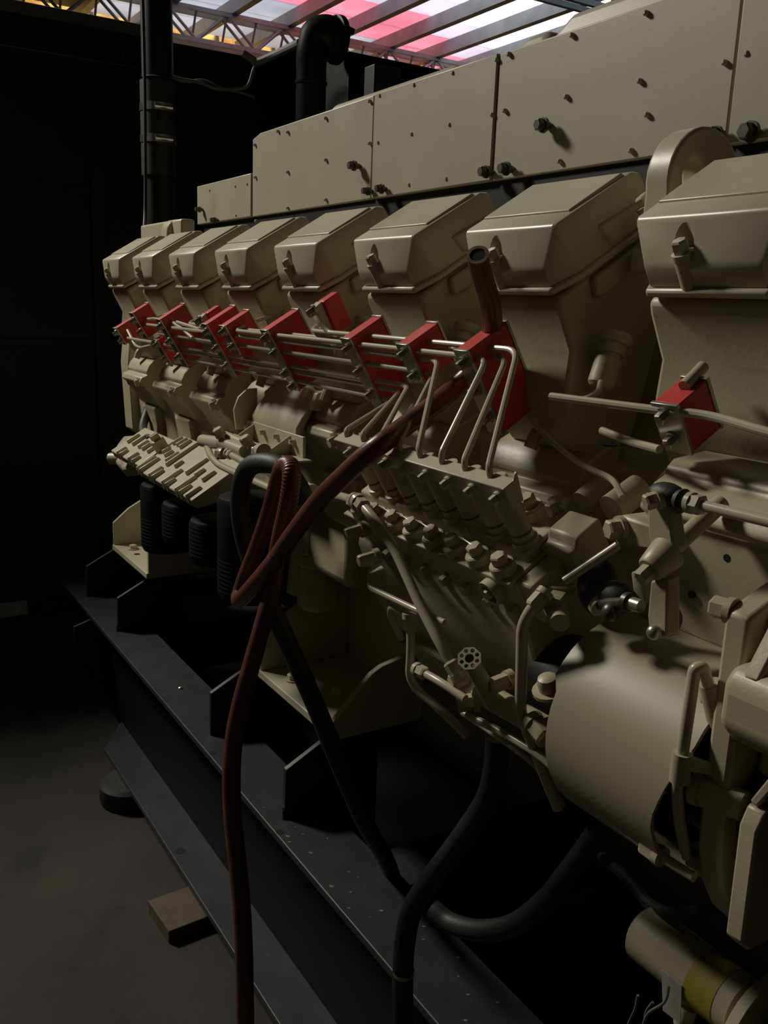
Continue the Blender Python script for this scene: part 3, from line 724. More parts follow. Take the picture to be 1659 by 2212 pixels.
pipe([(1010, 1545, .60), (1100, 1590, .60), (1180, 1640, .60), (1250, 1715, .60), (1330, 1780, .60), (1420, 1845, .60), (1500, 1895, .60)], .0046, 'dark cream pipe running under the drum guard', fil=.03, nuts=[(5, 4, .009)])
pipe([(1000, 1540, .62), (1090, 1600, .62), (1170, 1660, .63), (1215, 1740, .65)], .004, 'second thin pipe running under the drum guard in shadow', fil=.03)
pipe([(1220, 1255, .60), (1335, 1178, .63)], .0045, 'straight cream rod slanting up from the pump end to the lever bracket', name='control_rod', fil=.01)
pipe([(690, 1060, .66), (780, 1085, .62)], .0045, 'thin cream pipe running level behind the sloping brown hose', fil=.01)
pipe([(640, 1040, .64), (672, 1062, .63)], .009, 'short stout cream pipe with union behind the ribbed hose', fil=.01, nuts=[(1, 0, .012)])

# ================================================================== drive guard drum
t = Thing('drive_guard', 'smooth cream drum-shaped drive guard beside the injection pump', 'guard')
C, R = (.68, -.404), .106
arc = [math.radians(a) for a in range(60, 301, 8)]
def ringp(x, r): return [(x, C[0] + r * math.cos(w), C[1] + r * math.sin(w)) for w in arc]
x0, x1 = -.60, -.447
n = len(arc); g = G()
A, Bq, Cq, Dq = ringp(x0, R), ringp(x1, R), ringp(x1, R - .004), ringp(x0, R - .004)
for k in range(n):                                  # notch and cut-out in the sheet edge
    w = math.degrees(arc[k])
    if w < 150: A[k] = (x0 - .010, *A[k][1:]); Dq[k] = (x0 - .010, *Dq[k][1:])
    dx = -.016 if 104 < w < 128 else (.006 if 128 <= w < 150 else (0 if w < 104 else max(-.02, .006 - (w - 150) * .0006)))
    Bq[k] = (x1 + dx, *Bq[k][1:]); Cq[k] = (x1 + dx, *Cq[k][1:])
vs = A + Bq + Cq + Dq; fs = []
for k in range(n - 1):
    for a in range(4): fs.append([a * n + k, a * n + k + 1, ((a + 1) % 4) * n + k + 1, ((a + 1) % 4) * n + k])
fs += [[0, n, 2 * n, 3 * n], [n - 1, 2 * n - 1, 3 * n - 1, 4 * n - 1]]
t.part('drum_sheet', g.add(vs, fs), 'drum_paint', smooth=40)
t.part('coupling', G().cyl((x0 + .01, *C), (-.30, *C), .062, seg=28), 'black_paint')
t.part('rear_flange', G().lathe((-.50, *C), (1, 0, 0), [(0, .085), (.012, .085)], 32), 'black_paint')
t.done()

# ================================================================== gear housing at the near end
t = Thing('gear_housing', 'cream cast timing gear housing with bolted flange at the near end', 'housing')
_q = P(1659, 1250, X=-.436); _q2 = _q + (_q - Vector((-.436, .600, -.228))) * .6
zc = [(.600, -.228), (.600, -.40), (.602, -.44), (.612, -.475), (.63, -.505), (.668, -.54), (.668, _q[2] - .03), (_q[1] + .004, _q[2] - .004), (_q[1], _q[2])]
fl = t.part('flange', G().px(zc, -.436, -.413), 'cream_cast', bevel=.004)
body2 = [(.620, -.225), (.614, -.262), (.585, -.262), (.575, -.275), (.575, -.31), (.59, -.325), (.632, -.335), (.632, -.44), (.65, -.50), (.668, -.52), (.668, -.23)]
t.part('casting', G().px(body2, -.413, .15), 'cream_cast', bevel=.008, seg=3)
t.part('top_web', G().px([(.606, -.228), (.580, -.268), (.64, -.268), (.664, -.235), (.655, -.20)], -.40, -.385), 'cream_cast', bevel=.003)
t.part('rib', G().px([(.595, -.375), (.588, -.39), (.590, -.49), (.60, -.50), (.64, -.50), (.64, -.36)], -.390, -.374), 'cream_cast', bevel=.002)
a, b = P(1635, 1745, Y=.595), P(1700, 1660, Y=.595)
t.part('slanted_rib', G().slab([a, P(1618, 1730, Y=.595), P(1700, 1630, Y=.595), P(1715, 1655, Y=.595)], (0, .04, 0)), 'cream_cast', bevel=.002)
for u, v, y in ((1580, 1330, .60), (1555, 1525, .604), (1500, 1870, .612)):
    q = P(u, v, Y=y)
    t.part('flange_bolt', G().bolt(Vector((-.436, q[1] + .01, q[2])), (-1, -.15, 0), .0095, .014, wr=1.2), 'cream_cast')
t.done()

# pipe with hose clip in front of the housing
t = Thing('breather_pipe', 'upright cream pipe with a clip between drum guard and gear housing', 'pipe')
pts = [P(u, v, Y=y) for u, v, y in ((1530, 1480, .60), (1518, 1440, .588), (1500, 1445, .583), (1490, 1520, .58), (1475, 1620, .58), (1462, 1700, .582), (1468, 1780, .595), (1485, 1850, .615))]
t.part('tube', G().tube(fillet(pts, .014, 6), .0052, 12), 'cream_pipe')
q = P(1472, 1650, Y=.58); cl = t.part('clip', G().cyl(q + Vector((0, 0, .010)), q + Vector((0, 0, -.016)), .0085), 'cream_cast')
t.part('clip_strap', G().slab([P(1480, 1635, Y=.577), P(1540, 1655, Y=.60), P(1540, 1675, Y=.60), P(1480, 1665, Y=.577)], (0, .006, 0)), 'cream_cast', parent=cl)
q = P(1505, 1700, Y=.60); t.part('union_nut', G().bolt(q, (1, .25, 0), .014, .018, wr=1.1).cyl(q + Vector((.01, .003, 0)), q + Vector((.04, .01, 0)), .013), 'cream_cast')
q = P(1535, 1490, Y=.605); t.part('elbow_base', G().cyl(q + Vector((0, 0, .006)), q + Vector((.006, .01, -.03)), .0105), 'cream_cast')
t.done()

# ================================================================== shelf casting, lever and linkage
t = Thing('shelf_casting', 'cream ledged side casting carrying the governor lever', 'casting')
sp = [(.80, -.128), (.715, -.138), (.705, -.146), (.703, -.154), (.690, -.160), (.675, -.176), (.672, -.184), (.682, -.192), (.682, -.235), (.69, -.30), (.80, -.32)]
t.part('casting', G().px(sp, -.60, .2), 'cream_cast', bevel=.003)
for u, v in ((1570, 1205), (1493, 1285)):
    q = P(u, v, Y=.682); t.part('core_hole', G().lathe(q + Vector((0, .004, 0)), (0, -1, 0), [(0, .0035), (.0046, .0035)], 12), 'black_paint')
q = P(1382, 1050, Y=.77); t.part('core_hole', G().lathe((q[0], .715, -.137), (0, 0, 1), [(-.002, .010), (.0, .010)], 14), 'black_paint')
t.part('lever_bracket', G().slab([P(1320, 1118, Y=.66), P(1345, 1112, Y=.66), P(1425, 1140, Y=.66), P(1425, 1195, Y=.66), P(1330, 1180, Y=.66)], (0, .035, 0)), 'cream_cast', bevel=.004)
q = P(1332, 1143, Y=.655); t.part('bracket_bolt', G().bolt(q + Vector((0, .006, 0)), (-.3, -1, -.1), .0105, .012, wr=1.25), 'cream_cast')
q = P(1258, 1085, Y=.74); t.part('boss', G().cyl(q + Vector((0, .03, .02)), q, .014), 'cream_cast')
q = P(1320, 1100, Y=.70); t.part('boss', G().cyl(q + Vector((0, .04, .02)), q, .016), 'cream_cast')
t.done()

t = Thing('governor_lever', 'cream two-armed governor lever on a round hub, ball joints at both ends', 'lever')
hub0 = P(1402, 1232, Y=.59); hub1 = hub0 + T * .05
t.part('hub', G().lathe(hub0, T, [(0, .0105), (.002, .0122), (.012, .0140), (.022, .0158), (.026, .0158)], 24).cyl(hub0 + T * .02, hub0 + T * .10, .008), 'cream_cast')
t.part('hub_bolt', G().bolt(hub0, -T, .0075, .012, washer=False), 'cream_cast')
def Y2(u, v, y=.605): return P(u, v, Y=y)
t.part('upper_arm', G().slab([Y2(1400, 1160), Y2(1398, 1080), Y2(1408, 1068), Y2(1434, 1070), Y2(1444, 1110), Y2(1456, 1190), Y2(1420, 1205)], (.004, .012, .004)), 'cream_cast', bevel=.002)
t.part('lower_arm', G().slab([Y2(1405, 1255, .60), Y2(1398, 1330, .60), Y2(1402, 1372, .60), Y2(1418, 1382, .60), Y2(1440, 1376, .60), Y2(1441, 1290, .60), Y2(1440, 1250, .60)], (.004, .012, .004)), 'cream_cast', bevel=.002)
q = P(1412, 1078, Y=.598); t.part('end_nut', G().bolt(q + Vector((0, .006, 0)), (-.35, -.85, -.3), .0075, .010, wr=1.3), 'cream_cast')
q = P(1413, 1366, Y=.594); t.part('ball_end', G().ball(q, .0068), 'zinc')
q = P(1442, 1340, Y=.622); t.part('rubber_boot', G().ball(q, .0125, sc=(.9, 1.2, 1.2)), 'rubber', label='black rubber boot behind the lower lever end')
q = P(1440, 1068, Y=.612); bt = t.part('rubber_boot', G().ball(q, .0125, sc=(1.5, 1, .85)).lathe(q + Vector((.012, 0, -.002)), (1, 0, -.05), [(0, .009), (.006, .011), (.009, .008)], 14), 'rubber', label='black rubber boot on the upper ball joint')
q = P(1385, 1310, Y=.605); a = P(1355, 1300, Y=.605)
t.part('stop_screw', G().cyl(a, q, .0062), 'zinc')
t.part('stop_collar', G().lathe(a, (a - q), [(-.003, .009), (.002, .009)], 14), 'dark_bolt')
t.done()
t = Thing('governor_rod', 'cream threaded control rod leading away from the upper lever ball joint', 'rod')
a, b, c, d = P(1463, 1076, Y=.612), P(1492, 1086, Y=.612), P(1520, 1093, Y=.612), P(1659, 1126, Y=.612)
t.part('ferrule', G().cyl(a, b, .0068), 'zinc'); t.part('lock_nut', G().bolt(b, c - b, .009, .010, wr=1.05), 'cream_pipe'); t.part('rod', G().cyl(b, d + (d - b) * .6, .0048), 'cream_pipe')
t.done()
t = Thing('stop_linkage', 'dark ball-ended stop linkage with rubber boots beside the pump end', 'linkage')
q = P(1320, 1322, Y=.61); t.part('ball', G().ball(q, .0092), 'dark_bolt')
a = P(1290, 1305, Y=.62); t.part('collar', G().lathe(a, (1, -.2, -.3), [(0, .010), (.006, .010)], 16), 'cream_cast')
t.part('boot', G().ball(P(1330, 1290, Y=.63), .016, sc=(1.3, 1, 1)), 'rubber'); t.part('boot', G().ball(P(1290, 1265, Y=.645), .020, sc=(1, 1, 1.5)), 'rubber')
t.part('stem', G().cyl(a, P(1360, 1302, Y=.607), .0055), 'dark_bolt')
t.part('bracket_tongue', G().slab([P(1362, 1235, Y=.64), P(1380, 1228, Y=.64), P(1396, 1300, Y=.64), P(1370, 1302, Y=.64)], (.006, .008, 0)), 'cream_cast', bevel=.002)
t.done()

# ================================================================== fuel filters and their castings
OF = (.672, -.403)
def finned(xl, xr, s0, s1, fins, label, steps, knob=None):
    K = 1.12; xl, xr, s0, s1 = xl * K, xr * K, s0 * K, s1 * K
    t = Thing('finned_casting', label, 'casting', 'finned filter castings')
    pr = [(s0, 0), (s1, 0), (s1 + .004, -.02), (s0 + .06, -.045), (s0, -.022)]
    b = t.part('casting', G().px([byz(OF, s, h) for s, h in pr], xl, xr), 'cream', bevel=.003)
    for x, e0, e1 in [(f[0] * K, f[1] * K, f[2] * K) for f in fins]:
        t.part('fin', G().prism([B(OF, x - .0055, e0, -.012), B(OF, x + .0055, e0, -.012), B(OF, x + .0045, e1, -.004), B(OF, x - .0045, e1, -.004)], [B(OF, x - .003, e0 + .004, .010), B(OF, x + .003, e0 + .004, .010), B(OF, x + .0028, e1 - .004, .008), B(OF, x - .0028, e1 - .004, .008)]), 'cream', parent=b, bevel=.002)
    if knob:
        q = B(OF, knob[0] * K, knob[1] * K, 0)
        kb = t.part('vent_plug', G().lathe(q, N, [(0, .018), (.028, .018), (.030, .015)], 20), 'cream_cast')
        t.part('slot_lug', G().box(q + N * .036 + Vector((-.006, 0, 0)), (.0035, 0, 0), T * .010, N * .008).box(q + N * .036 + Vector((.006, 0, 0)), (.0035, 0, 0), T * .010, N * .008), 'cream_cast', parent=kb)
    return t.done()
finned(-1.955, -1.60, -.026, .105, [(-1.935, -.03, .026), (-1.912, -.03, .026), (-1.85, -.03, .01), (-1.828, -.03, .005), (-1.765, -.03, .026), (-1.742, -.03, .0), (-1.685, -.03, .026), (-1.66, -.03, .004), (-1.622, -.03, .01), (-1.93, .036, .062), (-1.90, .030, .058), (-1.868, .02, .06), (-1.845, .012, .10), (-1.805, .018, .045), (-1.73, .015, .075), (-1.69, .02, .05), (-1.645, .018, .055), (-1.94, .068, .10), (-1.915, .068, .102), (-1.89, .066, .102)], 'larger finned cream filter head casting with a round vent plug', True, (-1.965, .050))
finned(-2.185, -1.965, -.016, .085, [(-2.12, -.02, .012), (-2.095, -.02, .008), (-2.03, -.02, .014), (-2.0, -.02, .008), (-2.15, .02, .06), (-2.11, .02, .065), (-2.065, .02, .055), (-2.035, .02, .07), (-1.995, .02, .06)], 'smaller finned cream filter head casting at the fan end', True)
t = Thing('filter_end_casting', 'cream open-ended casting with a dark bore at the fan end of the small finned head', 'casting')
ol = [(244, 992), (252, 962), (268, 941), (300, 938), (326, 950), (322, 975), (292, 1008), (262, 1012)]
t.part('casting', G().slab([P(u, v, Y=.745 - (v - 940) * .0008) for u, v in ol], N * -.03), 'cream_cast', bevel=.005)
q = P(281, 957, Y=.730); t.part('bore', G().lathe(q, N, [(-.012, .021), (.005, .021)], 18), 'black_paint')
q = P(250, 985, Y=.705); t.part('side_stub', G().cyl(q + Vector((.02, .02, -.005)), q + Vector((-.02, -.01, -.01)), .017), 'cream_cast')
t.done()
pts = [P(u, v, Y=y) for u, v, y in ((330, 860, .82), (318, 890, .80), (309, 920, .775), (312, 938, .755), (325, 950, .735))]
single('breather_hose', G().tube(spline(pts), .012, 12), 'rubber', 'short dark hose dropping from the block to the small finned filter head', 'hose')
for i, (x, y, zt, zb, lab) in enumerate([(-2.20, .70, -.46, -.64, 'black spin-on filter hanging at the fan end below the smaller finned casting'), (-2.015, .695, -.47, -.575, 'black spin-on filter hanging second from the fan end'),
                                        (-1.83, .695, -.47, -.575, 'black spin-on filter hanging below the larger finned casting'), (-1.637, .685, -.38, -.60, 'tall black spin-on filter hanging behind the black hose loop')]):
    t = Thing('spin_on_filter', lab, 'filter', 'black filters')
    r = .067
    t.part('canister', G().lathe((x, y + .03, zb), (0, 0, 1), [(0, r * .6), (.006, r * .92), (.018, r), (zt - zb - .012, r), (zt - zb - .004, r * .95), (zt - zb, r * .8)], 28), 'filter_black')
    for k in range(8):
        t.part('grip_rib', G().lathe((x, y + .03, zb + .025 + k * .009), (0, 0, 1), [(0, r * 1.0), (.002, r * 1.012), (.004, r * 1.0)], 28, cap=False), 'filter_black')
    t.done()

# valve block with cream pipes beside the filters
t = Thing('fuel_valve', 'cluster of cream fuel valves and nuts on the finned filter head', 'valve')
Y0 = .648
def pc(u0, v0, u1, v1, r, name='valve_body', y=Y0, **k): return t.part(name, G().cyl(P(u0, v0, Y=y), P(u1, v1, Y=y), r, seg=16), 'cream', **k)
pc(478, 955, 528, 975, .011); pc(485, 940, 545, 966, .009, y=.660); pc(438, 952, 480, 958, .013, y=.655)
t.part('body_block', G().slab([P(455, 950, Y=.655), P(480, 938, Y=.655), P(550, 968, Y=.655), P(548, 985, Y=.655), P(500, 985, Y=.655)], (0, .03, 0)), 'cream', bevel=.004)
for u, v, dd in ((477, 940, N), (536, 958, N), (482, 980, Vector((-.9, -.4, -.1)))):
    t.part('hex_nut', G().bolt(P(u, v, Y=.643), dd, .011, .012, wr=1.0), 'cream')
t.part('bleed_ring', G().lathe(P(555, 972, Y=.650), (1, 0, .02), [(0, .009), (.006, .011), (.012, .009), (.014, .013), (.03, .015), (.032, .012)], 16), 'cream')
t.done()
pipe([(448, 965, .65), (455, 985, .635), (472, 1004, .63), (505, 1020, .63), (600, 1062, .632), (640, 1078, .65)], .0068, 'bent cream fuel pipe running from the valve cluster behind the hoses', fil=.02)
pipe([(495, 980, .64), (530, 1000, .635), (585, 1022, .635), (640, 1045, .65)], .0066, 'upper cream fuel pipe leaving the valve cluster behind the hoses', fil=.02, nuts=[(0, 1, .0095)])

# sheet bracket with two gussets and the cast arm above it
t = Thing('gusset_bracket', 'folded cream sheet bracket with two triangular gussets above the hose loop', 'bracket')
YB = .725
a, b = P(532, 910, Y=YB), P(655, 940, Y=YB)
zt = (a[2] + b[2]) / 2; zb = zt - .038
t.part('upright', G().bb(a[0], b[0], YB, YB + .006, zb, zt), 'cream', bevel=.001)
t.part('tray', G().bb(a[0] - .01, b[0] + .025, YB - .062, YB + .006, zb - .004, zb), 'cream', bevel=.001)
t.part('tray_lip', G().slab([(b[0] - .10, YB - .062, zb), (b[0] + .025, YB - .062, zb), (b[0] + .025, YB - .062, zb - .042), (b[0] - .0, YB - .062, zb - .045)], (0, .004, 0)), 'cream', bevel=.001)
for x in (a[0] + .035, b[0] - .055):
    t.part('gusset', G().px([(YB, zt - .004), (YB - .055, zb), (YB, zb)], x, x + .004), 'cream', bevel=.0008)
for f in (.06, .34, .58, .86):
    t.part('bolt', G().bolt((a[0] + (b[0] - a[0]) * f, YB, zt - .014), (0, -1, 0), .005, .008, wr=1.3), 'cream')
t.done()
t = Thing('cast_arm', 'curved cream cast arm rising from the gusset bracket towards the red clamps', 'arm')
up = [(0.727, zt - .006), (0.727, zt + .012), (0.738, zt + .030), (0.755, zt + .050), (0.782, zt + .085), (0.790, zt + .082), (0.760, zt + .040), (0.745, zt + .014), (0.742, zt - .006)]
t.part('arm', G().px(up, a[0] + .02, b[0] - .03), 'cream_cast', bevel=.004)
t.part('side_flange', G().px([(0.705, zt - .02), (0.700, zt + .02), (0.710, zt + .045), (0.728, zt + .060), (0.750, zt + .062), (0.750, zt - .02)], a[0] - .01, a[0] - .002), 'cream_cast', bevel=.001)
t.part('end_wedge', G().px([(0.750, zt + .045), (0.760, zt + .075), (0.790, zt + .085), (0.790, zt + .04)], b[0] - .03, b[0] - .015), 'cream_cast', bevel=.002)
t.part('bolt', G().bolt((b[0] - .06, .766, zt + .066), (0, -.7, .7), .008, .009), 'cream_cast')
t.done()

t = Thing('oil_cooler', 'shaded cream oil cooler casting behind the hanging hoses', 'cooler')
c = P(690, 1190, Y=.90)
t.part('housing', G().lathe((c[0], .90, -.66), (0, 0, 1), [(0, .040), (.01, .048), (.10, .048), (.11, .060), (.13, .060), (.14, .052), (.30, .052), (.32, .04)], 26), 'cream_cast')
t.part('side_body', G().bb(c[0] - .03, c[0] + .20, .86, 1.02, -.56, -.36), 'cream_cast', bevel=.02, seg=3)
t.part('inlet_pipe', G().tube(fillet([(c[0] - .02, .94, -.50), (c[0] - .10, .92, -.52), (c[0] - .11, .91, -.66)], .05), .032, 18), 'cream_cast')
for w in range(6):
    t.part('flange_bolt', G().bolt((c[0] + .056 * math.cos(w * 1.05), .90 + .056 * math.sin(w * 1.05), -.525), (0, 0, 1), .006, .008), 'cream_cast')
t.done()

# ================================================================== hoses
HR = .0127
main = [(1032, 552, .618), (1042, 600, .640), (1058, 655, .668), (1062, 720, .700), (1040, 780, .712), (985, 835, .692), (930, 880, .645), (875, 920, .605), (835, 950, .566), (795, 980, .548), (740, 1030, .538), (690, 1080, .535), (640, 1145, .530), (590, 1215, .525), (545, 1268, .522), (520, 1295, .528), (516, 1288, .545), (530, 1245, .555), (556, 1180, .558), (580, 1110, .560), (600, 1040, .560), (612, 1010, .552), (626, 1006, .545), (630, 1030, .540), (622, 1090, .540), (606, 1160, .545), (596, 1215, .548), (588, 1270, .54), (570, 1340, .525), (545, 1430, .51), (520, 1520, .495), (505, 1600, .485), (500, 1680, .48), (503, 1770, .478), (514, 1870, .478), (522, 1960, .478), (527, 2060, .478), (529, 2160, .478), (530, 2260, .478)]
_e = P(530, 2260, Y=.478)
_pts = [P(u, v, Y=y) for u, v, y in main] + [Vector((_e[0] + .01, .47, FZ + .06)), Vector((_e[0] + .05, .45, FZ + .016)), Vector((_e[0] + .22, .40, FZ + .014))]
path = spline(_pts, 7)
t = Thing('brown_hose', 'long red-brown hose hanging looped over the engine, its cut end upright by a rocker cover', 'hose')
nseg = len(path)
rad = []
for i in range(nseg):
    k = i / (nseg - 1) * (len(_pts) - 1)
    r = HR * (1 + .12 * min(1, max(0, (k - 27) / 4)))
    rad.append(r)
t.part('tube', G().tube(path, rad, 14, cap=True), 'hose_brown')
rb = G()
for i in range(nseg):
    k = i / (nseg - 1) * (len(_pts) - 1)
    if 20 < k < 26:
        for j in range(1):
            p = path[i]; d = (path[i + 1] - path[i]).normalized()
            rb.lathe(p, d, [(-.0026, rad[i] * .99), (-.0010, rad[i] * 1.055), (.0010, rad[i] * 1.055), (.0026, rad[i] * .99)], 14, cap=False)
t.part('ribbing', rb, 'hose_brown', kind='stuff')
d = (path[0] - path[1]).normalized()
t.part('cut_end', G().lathe(path[0] - d * .001, d, [(0, HR * .99), (.0025, HR * 1.0), (.0025, HR * .70), (.0003, HR * .68)], 18, cap=False), 'hose_core')
t.part('bore', G().lathe(path[0], d, [(0, HR * .7), (.0006, HR * .7)], 18), 'black_paint')
t.done()
def hose(pts, r, label, name='black_hose', m='rubber', extra=None, tail=()):
    path = spline([P(u, v, Y=y) for u, v, y in pts] + list(tail), 8)
    t = Thing(name, label, 'hose'); t.part('tube', G().tube(path, r, 14), m)
    if extra: extra(t, path)
    return t.done()
hose([(655, 1075, .60), (640, 1045, .585), (612, 1012, .57), (575, 1000, .56), (540, 1008, .555), (522, 1045, .552), (519, 1110, .555), (535, 1190, .565), (565, 1265, .58), (600, 1340, .595), (640, 1430, .61), (680, 1520, .63), (715, 1605, .65), (750, 1690, .68), (790, 1780, .73), (830, 1850, .80), (850, 1900, .86), (858, 1950, .92)], .0155, 'black rubber hose arching over the loop and crossing down in front of the mount bracket')
def band(t, path):
    q = P(872, 2100, Y=.63)
    t.part('steel_band', G().lathe(q, (0, 0, 1), [(-.003, .0155), (.003, .0155)], 20, cap=False), 'zinc')
hose([(1075, 1590, .66), (1070, 1660, .665), (1050, 1730, .665), (990, 1820, .66), (930, 1900, .65), (890, 1965, .64), (874, 2040, .632), (870, 2120, .63), (872, 2220, .63), (875, 2300, .63)], .0150, 'thick black hose dropping from under the pump over the skid edge', extra=band, tail=[Vector((P(875, 2300, Y=.63)[0] + .01, .60, FZ + .05)), Vector((P(875, 2300, Y=.63)[0] + .07, .56, FZ + .017)), Vector((P(875, 2300, Y=.63)[0] + .3, .5, FZ + .016))])
hose([(935, 1965, .70), (975, 1995, .71), (1040, 2010, .72), (1110, 1998, .73), (1180, 1945, .74), (1240, 1870, .76), (1290, 1800, .78)], .0150, 'thick black hose sagging in a loop in the dark under the engine')

# ================================================================== starter motor and its wires
t = Thing('starter_motor', 'cream starter motor low at the near end, with yellow tape and a paper tag', 'motor')
def axp(u, v, Y=.60): return P(u, v, Y=Y)
s0 = axp(1388, 2010, .72); L1 = Vector((1, 0, 0))
t.part('solenoid', G().lathe(s0, L1, [(0, .026), (.004, .031), (.132, .031), (.135, .026)], 26), 'cream_cast')
t.part('yellow_tape', G().lathe(s0 + L1 * 1.2 * .068, L1, [(0, .0315), (.034, .0315)], 26, cap=False), 'yellow_tape', label='yellow warning tape wrapped round the solenoid')
q = s0 + L1 * 1.2 * .058
tag = [(q + Vector((dx, -.0262 * math.cos(w), -.0262 * math.sin(w)))) for dx, w in ((-.012, -.2), (.014, -.2), (.014, 1.3), (-.012, 1.3))]
t.part('paper_tag', G().slab([q + Vector((-.014, -.033, .004)), q + Vector((.012, -.033, .004)), q + Vector((.014, -.030, -.042)), q + Vector((-.008, -.031, -.042))], (0, .0008, 0)), 'paper_tag', label='pale paper tag')
t.part('mount_flange', G().lathe(s0 + L1 * 1.2 * .118 + Vector((0, .01, -.018)), L1, [(0, .062), (.012, .062)], 30), 'cream_cast', bevel=.001)
t.part('motor_body', G().lathe(s0 + L1 * 1.2 * .15 + Vector((0, .02, -.03)), L1, [(0, .046), (.01, .055), (.2, .055)], 30), 'cream_cast')
t.part('terminal', G().cyl(s0 + L1 * 1.2 * .06 + Vector((0, -.004, -.040)), s0 + L1 * 1.2 * .058 + Vector((0, -.006, -.064)), .010), 'cream_cast')
t.part('terminal', G().cyl(s0 + L1 * 1.2 * .05 + Vector((0, 0, -.024)), s0 + L1 * 1.2 * .05 + Vector((0, 0, -.045)), .014), 'cream_cast')
t.done()
for i, (pts, lab) in enumerate([([(1445, 2130, .68), (1435, 2165, .675), (1400, 2190, .67), (1385, 2230, .67)], 'grey wire curling down from the paper tag on the starter'), ([(1378, 2150, .69), (1372, 2180, .69), (1358, 2212, .69), (1350, 2250, .69)], 'thin grey wire hanging below the starter solenoid'),
                                ([(1410, 2165, .68), (1395, 2190, .68), (1392, 2240, .68)], 'short grey wire beside the starter terminal')]):
    single('starter_wire', G().tube(spline([P(u, v, Y=y) for u, v, y in pts]), .0016, 8), 'ledge_grey', lab, 'wire')
single('wiring_harness', G().tube(spline([P(u, v, Y=y) for u, v, y in ((1300, 1850, .80), (1360, 1900, .76), (1400, 1950, .74), (1450, 1975, .72), (1500, 1970, .72), (1560, 1960, .74), (1659, 2000, .78))]), .007, 10), 'rubber', 'dark wiring harness drooping above the starter solenoid', 'wire')

# ================================================================== behind the engine
t = Thing('coolant_pipe', 'tall black coolant pipe with two bright hose clamps at the fan end', 'pipe')
cx, cy = -3.2, 1.055; r = .052
t.part('pipe', G().cyl((cx, cy, -.3), (cx, cy, 1.35), r, seg=28), 'black_paint')
t.part('rubber_sleeve', G().lathe((cx, cy, .40), (0, 0, 1), [(0, r + .002), (0, r + .007), (.30, r + .007), (.30, r + .002)], 28), 'rubber')
for v in (235, 303):
    z = P(340, v, X=cx)[2]
    hc = t.part('hose_clamp', G().lathe((cx, cy, z - .013), (0, 0, 1), [(0, r + .0075), (.001, r + .0095), (.025, r + .0095), (.026, r + .0075)], 28), 'bright_steel')
    t.part('clamp_screw', G().cyl((cx + .052, cy - .03, z), (cx + .052, cy + .03, z), .010), 'bright_steel', parent=hc)
t.part('bead', G().lathe((cx, cy, .70), (0, 0, 1), [(0, r), (.006, r + .01), (.012, r)], 28, cap=False), 'black_paint')
t.done()
pts = [(-3.14, .985, 1.30), (-3.135, .99, .8), (-3.13, .985, .45), (-3.11, .975, .28), (-3.05, .95, .20)]
single('pipe_cable', G().tube(spline(pts), .006, 8), 'rubber', 'thin black cable running down beside the tall coolant pipe', 'cable')

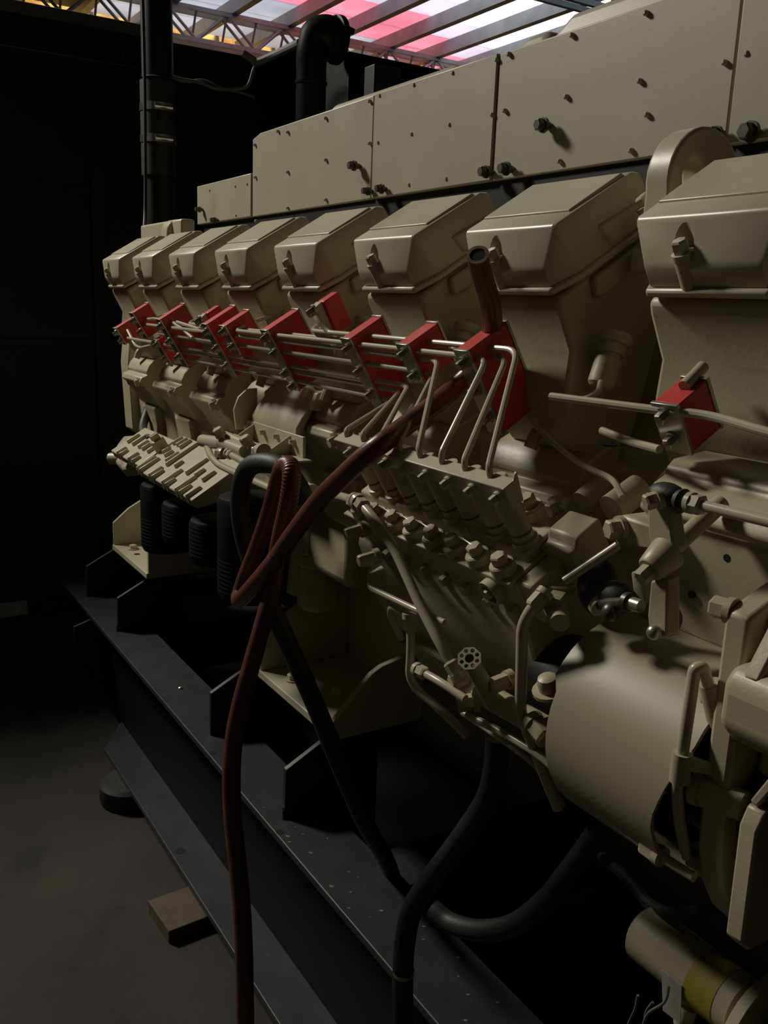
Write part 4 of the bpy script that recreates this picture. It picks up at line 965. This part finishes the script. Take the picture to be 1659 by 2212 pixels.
t = Thing('intake_elbow', 'dark upright pipe with domed elbow and round flange behind the duct', 'pipe')
ex, ey = -2.9, 1.478
t.part('riser', G().cyl((ex, ey, .30), (ex, ey, .80), .05, seg=26), 'black_paint')
t.part('elbow', G().tube(spline([(ex, ey, .74), (ex, ey, .80), (ex, ey + .012, .842), (ex, ey + .045, .856), (ex, ey + .085, .855)], 5), [.05] * 8 + [.05, .053, .057, .060, .063, .065, .066, .067, .068, .068, .068, .068, .068], 24), 'black_paint')
fl = t.part('round_flange', G().lathe((ex, ey + .080, .855), (0, 1, 0), [(0, .068), (.002, .076), (.022, .076), (.024, .070)], 28), 'black_paint')
for w in range(6):
    t.part('flange_bolt', G().bolt((ex + .064 * math.cos(w + .3), ey + .084, .855 + .064 * math.sin(w + .3)), (0, -1, 0), .008, .012, washer=False), 'black_paint', parent=fl)
t.part('handle_lug', G().cyl((ex + .03, ey + .06, .90), (ex + .05, ey + .13, .875), .010), 'black_paint')
t.part('seam_band', G().lathe((ex, ey, .70), (0, 0, 1), [(0, .05), (.004, .054), (.012, .054), (.016, .05)], 26, cap=False), 'black_paint')
t.done()
t = Thing('silencer_box', 'large matt black silencer box behind the exhaust duct', 'box')
t.part('case', G().slab([(-3.45, 1.62, .1), (-3.45, 1.62, .83), (-3.45, 2.4, .83), (-3.45, 2.4, .1)], (.55, 0, 0)), 'shaded_black', bevel=.006)
t.part('sloped_side', G().slab([P(545, 137, X=-3.3), P(640, 97, X=-3.3), P(650, 280, X=-3.3), P(345, 345, X=-3.3), P(345, 185, X=-3.3)], (.05, 0, 0)), 'shaded_black')
t.done()
q = P(822, 168, Y=1.25)
single('post_bracket', G().bb(q[0] - .03, q[0] + .02, 1.22, 1.30, .42, q[2] + .025), 'black_paint', 'small dark upright bracket on top of the exhaust duct', 'bracket', bevel=.003)
# cable strung along the end wall and over to the elbow
pts = [P(u, v, X=x) for u, v, x in ((360, 162, -3.23), (395, 172, -3.22), (430, 178, -3.22), (470, 192, -3.22), (510, 192, -3.22), (535, 185, -3.21), (548, 150, -3.2), (556, 132, -3.2))]
single('wall_cable', G().tube(spline(pts), .006, 8), 'ledge_grey', 'twisted grey cable strung along the black wall behind the coolant pipe', 'cable')
pts = [P(u, v, X=x) for u, v, x in ((365, 166, -3.23), (400, 176, -3.23), (440, 174, -3.23), (480, 190, -3.23), (520, 200, -3.23), (550, 210, -3.23))]
single('wall_cable', G().tube(spline(pts), .005, 8), 'ledge_grey', 'second grey cable lying lower along the black wall', 'cable')
pts = [P(u, v, X=x) for u, v, x in ((525, 115, -3.22), (545, 128, -3.21), (556, 134, -3.2), (600, 115, -3.12), (648, 92, -2.95))]
single('conduit', G().tube(spline(pts), .013, 10), 'ledge_grey', 'grey conduit bending up to the dark domed elbow', 'conduit')
